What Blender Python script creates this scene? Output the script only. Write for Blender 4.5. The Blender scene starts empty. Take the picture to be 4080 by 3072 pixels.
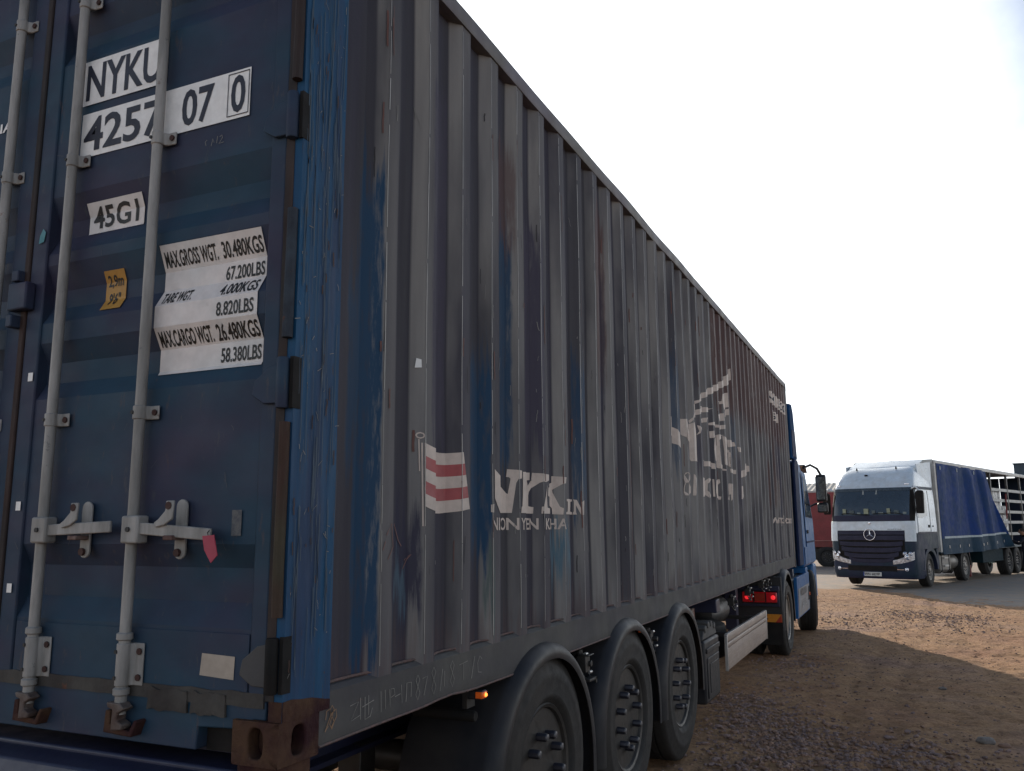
import bpy, bmesh, math, random
from mathutils import Vector, Matrix, noise
random.seed(7)
R = math.radians
sc = bpy.context.scene
col = sc.collection
# ------------------------------------------------------------------ camera
CAM = Vector((1.5932, -1.9404, 1.6461))
RIGHT = Vector((0.90897932, 0.41679486, -0.00621679))
DOWN = Vector((-0.07417905, 0.14706359, -0.98634161))
FWD = Vector((-0.41018785, 0.89702528, 0.16459521))
cd = bpy.data.cameras.new('camera'); cam = bpy.data.objects.new('camera', cd); col.objects.link(cam)
m = Matrix((RIGHT, -DOWN, -FWD)).transposed().to_4x4(); m.translation = CAM
cam.matrix_world = m
cd.sensor_fit = 'HORIZONTAL'; cd.sensor_width = 36; cd.lens = 3370.6 / 4080 * 36
cd.clip_start = .05; cd.clip_end = 3000
sc.camera = cam
# ------------------------------------------------------------------ light
SUN_AZ, SUN_EL = R(28.0), R(20.0)       # azimuth from +Y towards -X
SUN = Vector((-math.sin(SUN_AZ) * math.cos(SUN_EL), math.cos(SUN_AZ) * math.cos(SUN_EL), math.sin(SUN_EL)))
ld = bpy.data.lights.new('sun', 'SUN'); ld.energy = 3.7; ld.angle = R(.55); ld.color = (1.0, .87, .72)
lo = bpy.data.objects.new('sun', ld); col.objects.link(lo)
lo.rotation_euler = SUN.to_track_quat('Z', 'Y').to_euler(); lo.location = (-10, 30, 20)
wd = bpy.data.worlds.new('World'); sc.world = wd; wd.use_nodes = True
nt = wd.node_tree; nt.nodes.clear()
def wn(t, **k):
    n = nt.nodes.new(t)
    for a, b in k.items(): setattr(n, a, b)
    return n
def wmath(op, a, b=None, clamp=False):
    n = wn('ShaderNodeMath', operation=op, use_clamp=clamp)
    for i, v in enumerate((a, b)):
        if v is None: continue
        if hasattr(v, 'links'): nt.links.new(v, n.inputs[i])
        else: n.inputs[i].default_value = v
    return n.outputs[0]
wo = wn('ShaderNodeOutputWorld')
sky = wn('ShaderNodeTexSky', sky_type='NISHITA'); sky.sun_disc = False
sky.sun_elevation = SUN_EL; sky.sun_rotation = -SUN_AZ; sky.air_density = 1.0; sky.dust_density = 1.5
b1 = wn('ShaderNodeBackground'); b1.inputs[1].default_value = .10; nt.links.new(sky.outputs[0], b1.inputs[0])
tc = wn('ShaderNodeTexCoord')
dt = wn('ShaderNodeVectorMath', operation='DOT_PRODUCT'); nt.links.new(tc.outputs['Generated'], dt.inputs[0]); dt.inputs[1].default_value = SUN
sep = wn('ShaderNodeSeparateXYZ'); nt.links.new(tc.outputs['Generated'], sep.inputs[0])
nz = wn('ShaderNodeTexNoise'); nz.inputs['Scale'].default_value = 3.2; nz.inputs['Detail'].default_value = 7; nz.inputs['Roughness'].default_value = .58
nt.links.new(tc.outputs['Generated'], nz.inputs['Vector'])
nn = wmath('MULTIPLY', wmath('SUBTRACT', nz.outputs[0], .5), 1.3)
glow = wmath('MULTIPLY', wmath('SUBTRACT', dt.outputs['Value'], .825), 10.0)            # bright veil round the sun
haze = wmath('MULTIPLY', wmath('SUBTRACT', .40, sep.outputs[2]), 5.0)                # pale low sky
fac = wmath('MULTIPLY', wmath('ADD', wmath('MAXIMUM', glow, haze), wmath('ADD', nn, .16)), .95, True)
b2 = wn('ShaderNodeBackground'); b2.inputs[0].default_value = (.93, .97, 1, 1)
st_ = wmath('ADD', wmath('MULTIPLY', wmath('MULTIPLY', wmath('ADD', dt.outputs['Value'], 1.0), .5), .36), .86)
nt.links.new(st_, b2.inputs[1])
mx = wn('ShaderNodeMixShader'); nt.links.new(fac, mx.inputs[0]); nt.links.new(b1.outputs[0], mx.inputs[1]); nt.links.new(b2.outputs[0], mx.inputs[2])
nt.links.new(mx.outputs[0], wo.inputs[0])
vs = sc.view_settings; vs.view_transform = 'Standard'; vs.look = 'None'; vs.exposure = 0.70; vs.gamma = 1; vs.use_curve_mapping = False
sc.cycles.max_bounces = 6

# ------------------------------------------------------------------ materials
MATS = {}
def M(name, c, r=.55, m=0., c2=None, s=6., st=(1, 1, 1), th=(.4, .62), rust=0., rs=9., rc=(.085, .033, .018), rst=(1, 1, 1),
      bump=0., bs=60., spec=.4, coat=0., emit=0., wear=0., wc=(.16, .16, .16), dust=0., dc=(.2, .15, .11)):
    if name in MATS: return MATS[name]
    mt = bpy.data.materials.new(name); mt.use_nodes = True; t = mt.node_tree; p = t.nodes['Principled BSDF']
    L = t.links.new
    co = t.nodes.new('ShaderNodeTexCoord').outputs['Object']
    def nzn(scale, stretch=(1, 1, 1), det=5, rough=.55, off=0):
        mp = t.nodes.new('ShaderNodeMapping'); mp.inputs['Scale'].default_value = stretch; mp.inputs['Location'].default_value = (off, off * 1.7, off * .3)
        L(co, mp.inputs[0]); n = t.nodes.new('ShaderNodeTexNoise'); n.inputs['Scale'].default_value = scale; n.inputs['Detail'].default_value = det; n.inputs['Roughness'].default_value = rough
        L(mp.outputs[0], n.inputs['Vector']); return n.outputs[0]
    def ramp(f, a, b):
        q = t.nodes.new('ShaderNodeMapRange'); q.inputs[1].default_value = a; q.inputs[2].default_value = b; L(f, q.inputs[0]); return q.outputs[0]
    def mix(f, a, b):
        q = t.nodes.new('ShaderNodeMix'); q.data_type = 'RGBA'
        if hasattr(f, 'links'): L(f, q.inputs[0])
        else: q.inputs[0].default_value = f
        for v, i in ((a, 6), (b, 7)):
            if hasattr(v, 'links'): L(v, q.inputs[i])
            else: q.inputs[i].default_value = (*v, 1)
        return q.outputs[2]
    cur = c
    if c2 is None: c2 = tuple(v * .8 for v in c)
    cur = mix(ramp(nzn(s, st), *th), c, c2)
    cur = mix(ramp(nzn(s * 5.3, st, off=3), .35, .75), cur, mix(.18, cur, (0, 0, 0)))
    if wear: cur = mix(ramp(nzn(rs * 2.3, rst, 9, .7, 11), .77 - wear * .8, .82 - wear * .8), cur, wc)
    rf = None
    if rust:
        rf = ramp(nzn(rs, rst, 10, .68, 5), .80 - rust * .55, .86 - rust * .55)
        cur = mix(rf, cur, mix(ramp(nzn(40, off=2), .35, .65), rc, tuple(v * 1.9 for v in rc)))
    if dust: cur = mix(ramp(nzn(4, off=8), .35, 1.15 - dust * .5), cur, dc)
    L(cur, p.inputs['Base Color'])
    rn = t.nodes.new('ShaderNodeMapRange'); L(nzn(s * 3, st, off=6), rn.inputs[0]); rn.inputs[1].default_value = .3; rn.inputs[2].default_value = .7
    rn.inputs[3].default_value = max(.03, r - .09); rn.inputs[4].default_value = min(1, r + .09); L(rn.outputs[0], p.inputs['Roughness'])
    p.inputs['Metallic'].default_value = m; p.inputs['Specular IOR Level'].default_value = spec; p.inputs['Coat Weight'].default_value = coat; p.inputs['Coat Roughness'].default_value = .08
    if emit: p.inputs['Emission Color'].default_value = (*c, 1); p.inputs['Emission Strength'].default_value = emit
    if bump:
        b = t.nodes.new('ShaderNodeBump'); b.inputs['Strength'].default_value = 1; b.inputs['Distance'].default_value = bump
        L(nzn(bs, off=1, det=6), b.inputs['Height']); L(b.outputs[0], p.inputs['Normal'])
    MATS[name] = mt
    return mt
GREYP = M('faded_grey_paint', (.042, .041, .050), .7, spec=.2, c2=(.038, .036, .052), s=1.6, st=(1, 3.4, .16), th=(.38, .6), rust=.10, rs=5, rst=(1, 3, .5), rc=(.08, .05, .044), bump=.0012, bs=26)
def paint_rib_light(mt):
    """rib light painted in: rear-facing slopes palest, then crests, valleys dark; chalky and uneven"""
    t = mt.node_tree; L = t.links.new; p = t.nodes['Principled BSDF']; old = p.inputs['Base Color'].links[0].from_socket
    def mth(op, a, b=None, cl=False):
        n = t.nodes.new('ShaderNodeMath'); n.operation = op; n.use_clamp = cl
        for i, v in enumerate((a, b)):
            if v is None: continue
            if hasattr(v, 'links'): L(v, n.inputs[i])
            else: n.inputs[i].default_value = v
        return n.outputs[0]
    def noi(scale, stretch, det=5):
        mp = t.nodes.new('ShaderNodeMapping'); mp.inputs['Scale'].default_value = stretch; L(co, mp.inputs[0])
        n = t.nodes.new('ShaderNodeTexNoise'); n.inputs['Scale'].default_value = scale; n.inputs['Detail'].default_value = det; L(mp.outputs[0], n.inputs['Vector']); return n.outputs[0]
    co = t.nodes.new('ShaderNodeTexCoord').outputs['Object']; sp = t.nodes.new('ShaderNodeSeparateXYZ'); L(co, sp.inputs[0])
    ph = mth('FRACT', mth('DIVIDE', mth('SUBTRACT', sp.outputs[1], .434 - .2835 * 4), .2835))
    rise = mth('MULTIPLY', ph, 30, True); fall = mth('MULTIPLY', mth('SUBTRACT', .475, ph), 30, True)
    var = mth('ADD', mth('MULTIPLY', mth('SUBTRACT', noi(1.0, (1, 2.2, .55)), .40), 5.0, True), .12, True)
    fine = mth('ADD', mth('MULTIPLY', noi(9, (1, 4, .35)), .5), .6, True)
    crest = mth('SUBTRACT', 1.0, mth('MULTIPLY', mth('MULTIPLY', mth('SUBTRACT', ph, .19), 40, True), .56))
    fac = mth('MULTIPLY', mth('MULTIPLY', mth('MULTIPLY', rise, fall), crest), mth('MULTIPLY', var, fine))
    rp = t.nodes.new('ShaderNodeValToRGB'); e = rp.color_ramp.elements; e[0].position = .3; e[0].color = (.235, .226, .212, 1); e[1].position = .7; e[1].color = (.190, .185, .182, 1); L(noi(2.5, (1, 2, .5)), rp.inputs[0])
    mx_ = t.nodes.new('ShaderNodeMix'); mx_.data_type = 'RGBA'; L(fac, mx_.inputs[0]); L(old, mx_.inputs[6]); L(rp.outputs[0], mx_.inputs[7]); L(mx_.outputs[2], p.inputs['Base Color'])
paint_rib_light(GREYP)
def patches(mt, lst):
    """touch-up paint, oxide and scuffs on the sheet: soft-edged areas with broken outlines"""
    t = mt.node_tree; L = t.links.new; p = t.nodes['Principled BSDF']; cur = p.inputs['Base Color'].links[0].from_socket
    co = t.nodes.new('ShaderNodeTexCoord').outputs['Object']; sp = t.nodes.new('ShaderNodeSeparateXYZ'); L(co, sp.inputs[0])
    def mth(op, a, b=None, cl=False):
        n = t.nodes.new('ShaderNodeMath'); n.operation = op; n.use_clamp = cl
        for i, v in enumerate((a, b)):
            if v is None: continue
            if hasattr(v, 'links'): L(v, n.inputs[i])
            else: n.inputs[i].default_value = v
        return n.outputs[0]
    def noi(scale, stretch, det=6, rough=.6):
        mp = t.nodes.new('ShaderNodeMapping'); mp.inputs['Scale'].default_value = stretch; L(co, mp.inputs[0])
        n = t.nodes.new('ShaderNodeTexNoise'); n.inputs['Scale'].default_value = scale; n.inputs['Detail'].default_value = det; n.inputs['Roughness'].default_value = rough; L(mp.outputs[0], n.inputs['Vector']); return n.outputs[0]
    ny = mth('MULTIPLY', mth('SUBTRACT', noi(3, (1, 2, 1)), .5), .05); nz2 = mth('MULTIPLY', mth('SUBTRACT', noi(10, (1, 5, .25)), .5), .9); br = noi(12, (1, 4, .5), 8, .7)
    Y = mth('ADD', sp.outputs[1], ny); Z = mth('ADD', sp.outputs[2], nz2)
    for y0, y1, z0, z1, c, op in lst:
        my = mth('MULTIPLY', mth('MULTIPLY', mth('SUBTRACT', Y, y0), 90, True), mth('MULTIPLY', mth('SUBTRACT', y1, Y), 90, True))
        mz = mth('MULTIPLY', mth('MULTIPLY', mth('SUBTRACT', Z, z0), 7, True), mth('MULTIPLY', mth('SUBTRACT', z1, Z), 7, True))
        k = mth('MULTIPLY', mth('MULTIPLY', my, mz), mth('MULTIPLY', mth('MULTIPLY', mth('SUBTRACT', br, .25), 4, True), op))
        q = t.nodes.new('ShaderNodeMix'); q.data_type = 'RGBA'; L(k, q.inputs[0]); L(cur, q.inputs[6]); q.inputs[7].default_value = (*c, 1); cur = q.outputs[2]
    L(cur, p.inputs['Base Color'])
PB_, PI_, PV_, PL_, PO_ = (.012, .042, .088), (.026, .026, .048), (.048, .043, .066), (.07, .125, .165), (.085, .044, .040)
_rp = random.Random(3)
PLIST = [(.38, .488, .10, 1.95, PB_, 1), (.33, .40, .8, 1.6, PB_, .8), (.56, .77, .25, .80, PI_, .9), (.62, .72, .34, .56, PL_, 1), (1.19, 1.345, .50, 1.45, PB_, 1), (1.30, 1.37, .22, .60, (.06, .09, .088), .8),
         (1.50, 1.60, .9, 2.1, PB_, .9), (1.79, 1.95, .95, 2.2, PV_, .9), (2.06, 2.28, .36, .68, PL_, 1), (2.42, 2.56, .7, 1.6, PB_, .8), (.82, 1.0, .9, 2.5, PV_, .8)]
for _k in range(14):
    _y = _rp.uniform(2.5, 11.5); _z = _rp.uniform(.2, 1.7); PLIST.append((_y, _y + _rp.uniform(.1, .4), _z, _z + _rp.uniform(.5, 1.4), _rp.choice((PB_, PV_, PI_, PO_)), _rp.uniform(.4, .8)))
PLIST += [(6.3, 12.0, 1.75, 3.2, PO_, .75), (.2, 9, -.25, .30, PO_, .3), (1.45, 1.62, 1.9, 2.5, PO_, .6)]
patches(GREYP, PLIST)
RAILP = M('dark_rail_paint', (.076, .074, .070), .7, spec=.2, c2=(.06, .058, .062), s=2, rust=.26, rs=6, rst=(1, 1, 4), rc=(.09, .045, .035), bump=.001, bs=30)
TRAILP = M('top_rail_paint', (.10, .095, .088), .6, c2=(.11, .1, .125), s=2, rust=.27, rs=5, rc=(.13, .07, .055), bump=.001, bs=30)
DOORP = M('door_navy_paint', (.018, .047, .078), .6, spec=.2, c2=(.033, .033, .063), s=1.5, st=(1, 1, 1.6), rust=.20, rs=7, rst=(2, 2, .5), rc=(.045, .026, .024), bump=.0008, bs=18, wear=.20, wc=(.046, .05, .066))
POSTP = M('repainted_blue', (.011, .064, .140), .6, spec=.15, c2=(.022, .046, .100), s=3, st=(4, 4, .35), rust=.30, rs=6, rst=(5, 5, .4), rc=(.045, .068, .09), wear=.20, wc=(.055, .040, .036), bump=.0012, bs=22)
RUST = M('rusty_casting', (.078, .044, .028), .9, spec=.1, c2=(.036, .016, .018), s=7, bump=.006, bs=45, wear=.10, wc=(.2, .16, .13))
GASK = M('black_rubber', (.009, .009, .009), .8, spec=.2, c2=(.016, .013, .012), s=5)
GASKR = M('rusted_gasket', (.020, .017, .017), .8, c2=(.034, .019, .016), s=7, st=(1, 1, .3), bump=.002, bs=40)
SEALG = M('worn_grey_gasket', (.06, .056, .05), .85, c2=(.035, .03, .028), s=6, rust=.3, rs=8, bump=.004, bs=40)
GALV = M('galvanised_bar', (.30, .292, .28), .6, .1, c2=(.20, .195, .185), s=5, st=(3, 3, .6), rust=.26, rs=12, wear=.16, wc=(.12, .12, .12), bump=.0006, bs=90)
BOLT = M('rusty_bolt', (.05, .022, .018), .8)
DBOLT = M('dark_bolt', (.02, .02, .02), .6)
STK = M('white_sticker', (.77, .76, .74), .5, c2=(.72, .72, .71), s=5, wear=.13, wc=(.46, .41, .37), rs=5)
STKP = M('pinkish_sticker', (.66, .61, .585), .5, c2=(.60, .59, .58), s=4, wear=.12, wc=(.46, .38, .34), rs=5)
CREAM = M('cream_paint', (.52, .44, .385), .6, c2=(.46, .39, .345), s=6, wear=.06, wc=(.1, .09, .09))
REDP = M('faded_red_paint', (.33, .06, .062), .6, c2=(.28, .055, .06), s=6, wear=.04, wc=(.3, .2, .18))
INK = M('navy_ink', (.012, .013, .028), .5)
BLKINK = M('black_ink', (.008, .008, .008), .5)
YEL = M('amber_sticker', (.40, .21, .035), .5, c2=(.34, .17, .03), s=6)
PAPER = M('cream_label', (.40, .34, .28), .7)
TEAL = M('teal_scrap', (.06, .22, .26), .6)
PINK = M('pink_tag', (.42, .05, .09), .6)
CHALK = M('chalk_line', (.24, .23, .21), .9)
CHALKO = M('orange_chalk', (.32, .19, .11), .9)
CHASS = M('dark_blue_chassis', (.017, .019, .046), .42, c2=(.022, .026, .05), s=4, rust=.04, bump=.001, bs=30)
BLACKM = M('black_metal', (.012, .012, .013), .5, c2=(.02, .02, .02), s=5, dust=.25, dc=(.05, .042, .036))
TYRE = M('tyre_rubber', (.018, .018, .018), .72, c2=(.022, .021, .02), s=7, spec=.25, dust=.2, dc=(.04, .034, .03), bump=.001, bs=90)
PLAST = M('black_plastic', (.015, .016, .020), .5, spec=.25, c2=(.020, .020, .024), s=4, dust=.25, dc=(.05, .045, .04), bump=.0004, bs=200)
RIM = M('dark_rim', (.03, .029, .028), .5, .3, c2=(.05, .045, .04), s=9, rust=.12)
RIMS = M('silver_rim', (.22, .215, .2), .42, .6, c2=(.14, .13, .12), s=8, dust=.3)
HUBT = M('tan_hub', (.26, .17, .11), .6, .2, c2=(.15, .09, .06), s=12)
NUT = M('dark_nut', (.025, .025, .035), .4, .3)
NUTC = M('nut_cap', (.14, .14, .15), .4, .5)
ALU = M('brushed_aluminium', (.36, .285, .235), .55, .1, c2=(.30, .24, .205), s=2, st=(1, 1, 12), dust=.3, dc=(.2, .15, .12))
ALUE = M('aluminium_edge', (.5, .48, .46), .35, .6)
AMBER = M('amber_lamp', (.55, .09, .01), .3, emit=.10)
AMBERG = M('amber_glow', (1., .22, .04), .3, emit=2.2)
REDL = M('red_lens', (.35, .01, .015), .2, emit=.08)
REDG = M('red_bulb', (1., .03, .04), .3, emit=.45)
ORNG = M('orange_reflector', (.55, .2, .015), .4, emit=0)
REDR = M('red_reflector', (.35, .028, .012), .4)
VBLUE = M('glossy_blue', (.012, .105, .29), .45, 0, c2=(.012, .09, .25), s=3, spec=.25, coat=.12)
VNAVY = M('navy_fairing', (.012, .022, .062), .7, c2=(.016, .028, .07), s=3, spec=.1)
VSK = M('dusty_skirt', (.22, .25, .29), .6, c2=(.2, .2, .21), s=4, dust=.3)
GLASS = M('dark_glass', (.022, .032, .045), .07, spec=.9)
MIRG = M('mirror_glass', (.5, .55, .52), .05, .95)
WHITE = M('white_cab_paint', (.55, .62, .68), .3, c2=(.50, .57, .63), s=1.5, coat=.4, dust=.1, dc=(.4, .39, .37))
WHITE2 = M('white_trailer', (.55, .54, .51), .5, c2=(.45, .44, .41), s=2, dust=.25, dc=(.35, .31, .27))
MDARK = M('dark_slate_body', (.024, .030, .058), .5, spec=.15, c2=(.018, .034, .048), s=2)
MGRIL = M('grille_plastic', (.020, .021, .042), .5, spec=.2, c2=(.026, .026, .05), s=3)
CHROME = M('chrome', (.62, .62, .66), .18, .9)
LAMPG = M('headlamp_glass', (.72, .73, .75), .2, .3, c2=(.42, .42, .43), s=20, th=(.45, .5))
PLATE = M('number_plate', (.55, .55, .52), .5)
CURT = M('blue_tarpaulin', (.007, .034, .150), .65, spec=.1, c2=(.010, .036, .11), s=2, bump=.004, bs=6)
CURTD = M('teal_tarpaulin', (.010, .036, .062), .65, spec=.15, c2=(.012, .04, .075), s=2, bump=.004, bs=6)
TRIM = M('grey_trim', (.40, .45, .46), .6)
WRAP = M('shrink_wrap', (.55, .55, .54), .3, c2=(.26, .26, .26), s=7, bump=.03, bs=7, spec=.7)
CARD = M('cardboard', (.36, .25, .16), .8)
REDT = M('red_tarpaulin', (.25, .035, .035), .5, c2=(.2, .03, .03), s=2)
ROOFM = M('grey_roof_sheet', (.13, .135, .13), .6, c2=(.2, .2, .19), s=1)
WALLM = M('pale_wall', (.4, .39, .36), .8)
TANK = M('tank_grey', (.17, .165, .155), .45, .3, dust=.4)
CLOTH = M('dark_clothing', (.017, .017, .026), .85, bump=.004, bs=30)
SKIN = M('skin', (.34, .18, .12), .6)
HAIR = M('dark_hair', (.03, .018, .012), .7)

# ------------------------------------------------------------------ mesh helpers
class MB:
    def __init__(s): s.v = []; s.f = []
    def add(s, vs, fs):
        n = len(s.v); s.v += [tuple(v) for v in vs]; s.f += [tuple(i + n for i in f) for f in fs]; return s
    def box(s, x0, x1, y0, y1, z0, z1):
        v = [(x, y, z) for x in (x0, x1) for y in (y0, y1) for z in (z0, z1)]
        return s.add(v, [(0, 1, 3, 2), (4, 6, 7, 5), (0, 4, 5, 1), (2, 3, 7, 6), (0, 2, 6, 4), (1, 5, 7, 3)])
    def cbox(s, c, d, rot=None):
        n = len(s.v); s.box(-d[0] / 2, d[0] / 2, -d[1] / 2, d[1] / 2, -d[2] / 2, d[2] / 2)
        for i in range(n, len(s.v)):
            p = Vector(s.v[i]); p = (rot @ p if rot else p) + Vector(c); s.v[i] = tuple(p)
        return s
    def prism(s, poly, axis, a, b):      # polygon in the two other axes (in order), extruded along axis
        def P(p, h):
            return {0: (h, p[0], p[1]), 1: (p[0], h, p[1]), 2: (p[0], p[1], h)}[axis]
        n = len(poly)
        return s.add([P(p, a) for p in poly] + [P(p, b) for p in poly],
                     [tuple(range(n))[::-1], tuple(range(n, 2 * n))] + [(i, (i + 1) % n, n + (i + 1) % n, n + i) for i in range(n)])
    def lathe(s, prof, axis=0, n=32, c=(0, 0, 0), closed=False):   # prof (h, r)
        k = len(prof); vs = []
        for i in range(n):
            a = 2 * math.pi * i / n; ca, sa = math.cos(a), math.sin(a)
            for h, r in prof:
                p = {0: (h, r * ca, r * sa), 1: (r * ca, h, r * sa), 2: (r * ca, r * sa, h)}[axis]
                vs.append((p[0] + c[0], p[1] + c[1], p[2] + c[2]))
        fs = []
        for i in range(n):
            j = (i + 1) % n
            for q in range(k if closed else k - 1):
                w = (q + 1) % k
                fs.append((i * k + q, j * k + q, j * k + w, i * k + w))
        if not closed:
            fs.append(tuple(i * k for i in range(n))[::-1]); fs.append(tuple(i * k + k - 1 for i in range(n)))
        return s.add(vs, fs)
    def cyl(s, c, r, h, axis=2, n=20, r2=None):
        r2 = r if r2 is None else r2
        return s.lathe([(-h / 2, r), (h / 2, r2)], axis, n, c)
    def tube(s, pts, r, n=8, rs=None):
        pts = [Vector(p) for p in pts]; vs = []; fs = []
        up = Vector((.13, .21, .97))
        for i, p in enumerate(pts):
            t = (pts[min(i + 1, len(pts) - 1)] - pts[max(i - 1, 0)]).normalized()
            a = t.cross(up)
            if a.length < .05: a = t.cross(Vector((1, 0, 0)))
            a.normalize(); b = t.cross(a); rr = rs[i] if rs else r
            for k in range(n):
                g = 2 * math.pi * k / n; vs.append(p + (a * math.cos(g) + b * math.sin(g)) * rr)
        for i in range(len(pts) - 1):
            for k in range(n): fs.append((i * n + k, i * n + (k + 1) % n, (i + 1) * n + (k + 1) % n, (i + 1) * n + k))
        fs += [tuple(range(n))[::-1], tuple(range((len(pts) - 1) * n, len(pts) * n))]
        return s.add(vs, fs)
    def grid(s, fn, nu, nv):
        vs = [fn(i / nu, j / nv) for j in range(nv + 1) for i in range(nu + 1)]
        return s.add(vs, [(j * (nu + 1) + i, j * (nu + 1) + i + 1, (j + 1) * (nu + 1) + i + 1, (j + 1) * (nu + 1) + i) for j in range(nv) for i in range(nu)])
    def slab(s, fn, nu, nv, th):         # closed thick sheet; fn(u,v)->point, th = offset vector
        a = len(s.v); s.grid(fn, nu, nv); b = len(s.v); th = Vector(th)
        n0 = len(s.f); s.grid(lambda u, v: Vector(fn(u, v)) + th, nu, nv)
        for k in range(n0, len(s.f)): s.f[k] = s.f[k][::-1]
        w = nu + 1
        ring = [i for i in range(nu)] + [j * w + nu for j in range(nv)] + [nv * w + i for i in range(nu, 0, -1)] + [j * w for j in range(nv, 0, -1)]
        for k in range(len(ring)):
            p, q = ring[k], ring[(k + 1) % len(ring)]
            s.f.append((a + q, a + p, b + p, b + q))
        return s
    def mesh(s, name):
        me = bpy.data.meshes.new(name); me.from_pydata(s.v, [], s.f); me.update()
        bm = bmesh.new(); bm.from_mesh(me); bmesh.ops.recalc_face_normals(bm, faces=bm.faces); bm.to_mesh(me); bm.free()
        return me
def link(o, parent=None, loc=None, rot=None):
    col.objects.link(o)
    if parent: o.parent = parent
    if loc: o.location = loc
    if rot: o.rotation_euler = rot
    return o
def obj(name, mb, mat, parent=None, bev=0, smooth=35, loc=None, rot=None):
    me = mb.mesh(name) if isinstance(mb, MB) else mb
    me.materials.clear(); me.materials.append(mat)
    if smooth:
        me.shade_smooth(); me.set_sharp_from_angle(angle=R(smooth))
    o = link(bpy.data.objects.new(name, me), parent, loc, rot)
    if bev:
        b = o.modifiers.new('bevel', 'BEVEL'); b.width = bev; b.segments = 2; b.limit_method = 'ANGLE'; b.angle_limit = R(40)
    return o
def thing(name, label, cat, loc=(0, 0, 0), rz=0, group=None):
    o = bpy.data.objects.new(name, None); o.empty_display_size = .2; link(o, None, loc, (0, 0, rz)); tag(o, label, cat, group); return o
def tag(o, label=None, cat=None, group=None, kind=None):
    for k, v in (('label', label), ('category', cat), ('group', group), ('kind', kind)):
        if v: o[k] = v
    return o
def kids(o): return [c for c in bpy.data.objects if c.parent == o]
def dup(o, parent=None, loc=None, rot=None):
    ch = kids(o); c = o.copy(); col.objects.link(c); c.parent = parent
    if loc is not None: c.location = loc
    if rot is not None: c.rotation_euler = rot
    for k in ch: dup(k, c)
    return c
def text_poly(s, italic=0., bold=.022):
    cu = bpy.data.curves.new('t', 'FONT'); cu.body = s; cu.resolution_u = 3; cu.shear = italic; cu.offset = bold
    o = bpy.data.objects.new('t', cu); me = bpy.data.meshes.new_from_object(o)
    v = [tuple(p.co[:2]) for p in me.vertices]; f = [tuple(p.vertices) for p in me.polygons]
    bpy.data.objects.remove(o); bpy.data.curves.remove(cu); bpy.data.meshes.remove(me)
    x0, x1 = min(p[0] for p in v), max(p[0] for p in v); y0, y1 = min(p[1] for p in v), max(p[1] for p in v)
    return [((a - x0) / (x1 - x0), (b - y0) / (y1 - y0)) for a, b in v], f
def wrap(name, v, f, mat, parent, bends, axis, fn):
    """flat drawing (v, f) cut at the bend lines of the sheet and laid on it"""
    bm = bmesh.new(); bv = [bm.verts.new((a, b, 0)) for a, b in v]
    for q in f:
        try: bm.faces.new([bv[i] for i in q])
        except ValueError: pass
    lo_, hi_ = min(p[axis] for p in v), max(p[axis] for p in v)
    for b in bends:
        if lo_ < b < hi_:
            pc = [0, 0, 0]; no = [0, 0, 0]; pc[axis] = b; no[axis] = 1
            bmesh.ops.bisect_plane(bm, geom=bm.verts[:] + bm.edges[:] + bm.faces[:], dist=1e-6, plane_co=pc, plane_no=no)
    for q in bm.verts: q.co = fn(q.co.x, q.co.y)
    me = bpy.data.meshes.new(name); bm.to_mesh(me); bm.free()
    return obj(name, me, mat, parent, smooth=0)
def scaled(vf, x0, x1, y0, y1):
    v, f = vf; return [(x0 + a * (x1 - x0), y0 + b * (y1 - y0)) for a, b in v], f
def polys(ps):
    v = []; f = []
    for p in ps:
        f.append(tuple(range(len(v), len(v) + len(p)))); v += p
    return v, f
def ribbon(pts, w):
    v = []; f = []
    for i, p in enumerate(pts):
        a = pts[max(i - 1, 0)]; b = pts[min(i + 1, len(pts) - 1)]
        dx, dy = b[0] - a[0], b[1] - a[1]; l = math.hypot(dx, dy) or 1
        v += [(p[0] - dy / l * w / 2, p[1] + dx / l * w / 2), (p[0] + dy / l * w / 2, p[1] - dx / l * w / 2)]
        if i: f.append((2 * i - 2, 2 * i, 2 * i + 1, 2 * i - 1))
    return v, f
def joinvf(l):
    v = []; f = []
    for a, b in l: f += [tuple(i + len(v) for i in q) for q in b]; v += a
    return v, f

# ------------------------------------------------------------------ ground, pavement
def g(y): return .023 - .011 * max(-20, min(45, y))
def rough(x, y):
    n = noise.fractal((x * 1.1, y * 1.1, 0), 1, 2, 3) * .020
    w = max(0, min(1, (16 - abs(y - 10)) / 4))
    n += w * .018 * noise.noise((x * 6, y * 6, 3)) + w * .018 * noise.noise((x * 11, y * 11, 9))
    for x0, sl in ((.95, .05), (1.35, .05), (2.55, -.03)):
        d = x - (x0 + sl * (y - 6) + .06 * math.sin(y * .5)); n -= w * .016 * math.exp(-(d / .11) ** 2) * (1 + .35 * math.sin(y * 42))
    return n
def frange(a, b, s):
    k = []; 
    while a < b: k.append(a); a += s
    return k
xs = [-400, -150, -60, -30, -15, -8, -5, -4, -3] + frange(-2.0, 4.6, .045) + [5.5, 6, 7, 9, 12, 20, 40, 90, 200, 400]
ys = [-300, -100, -40, -15, -8, -4, -2, 0, 1.5] + frange(2.5, 26, .05) + [27.5, 28, 29, 31, 34, 38, 42, 46, 55, 70, 100, 160, 300, 700]
gm = MB().add([(x, y, g(y) + rough(x, y) - (.05 if y > 27 else 0)) for y in ys for x in xs],
              [(j * len(xs) + i, j * len(xs) + i + 1, (j + 1) * len(xs) + i + 1, (j + 1) * len(xs) + i) for j in range(len(ys) - 1) for i in range(len(xs) - 1)])
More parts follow.
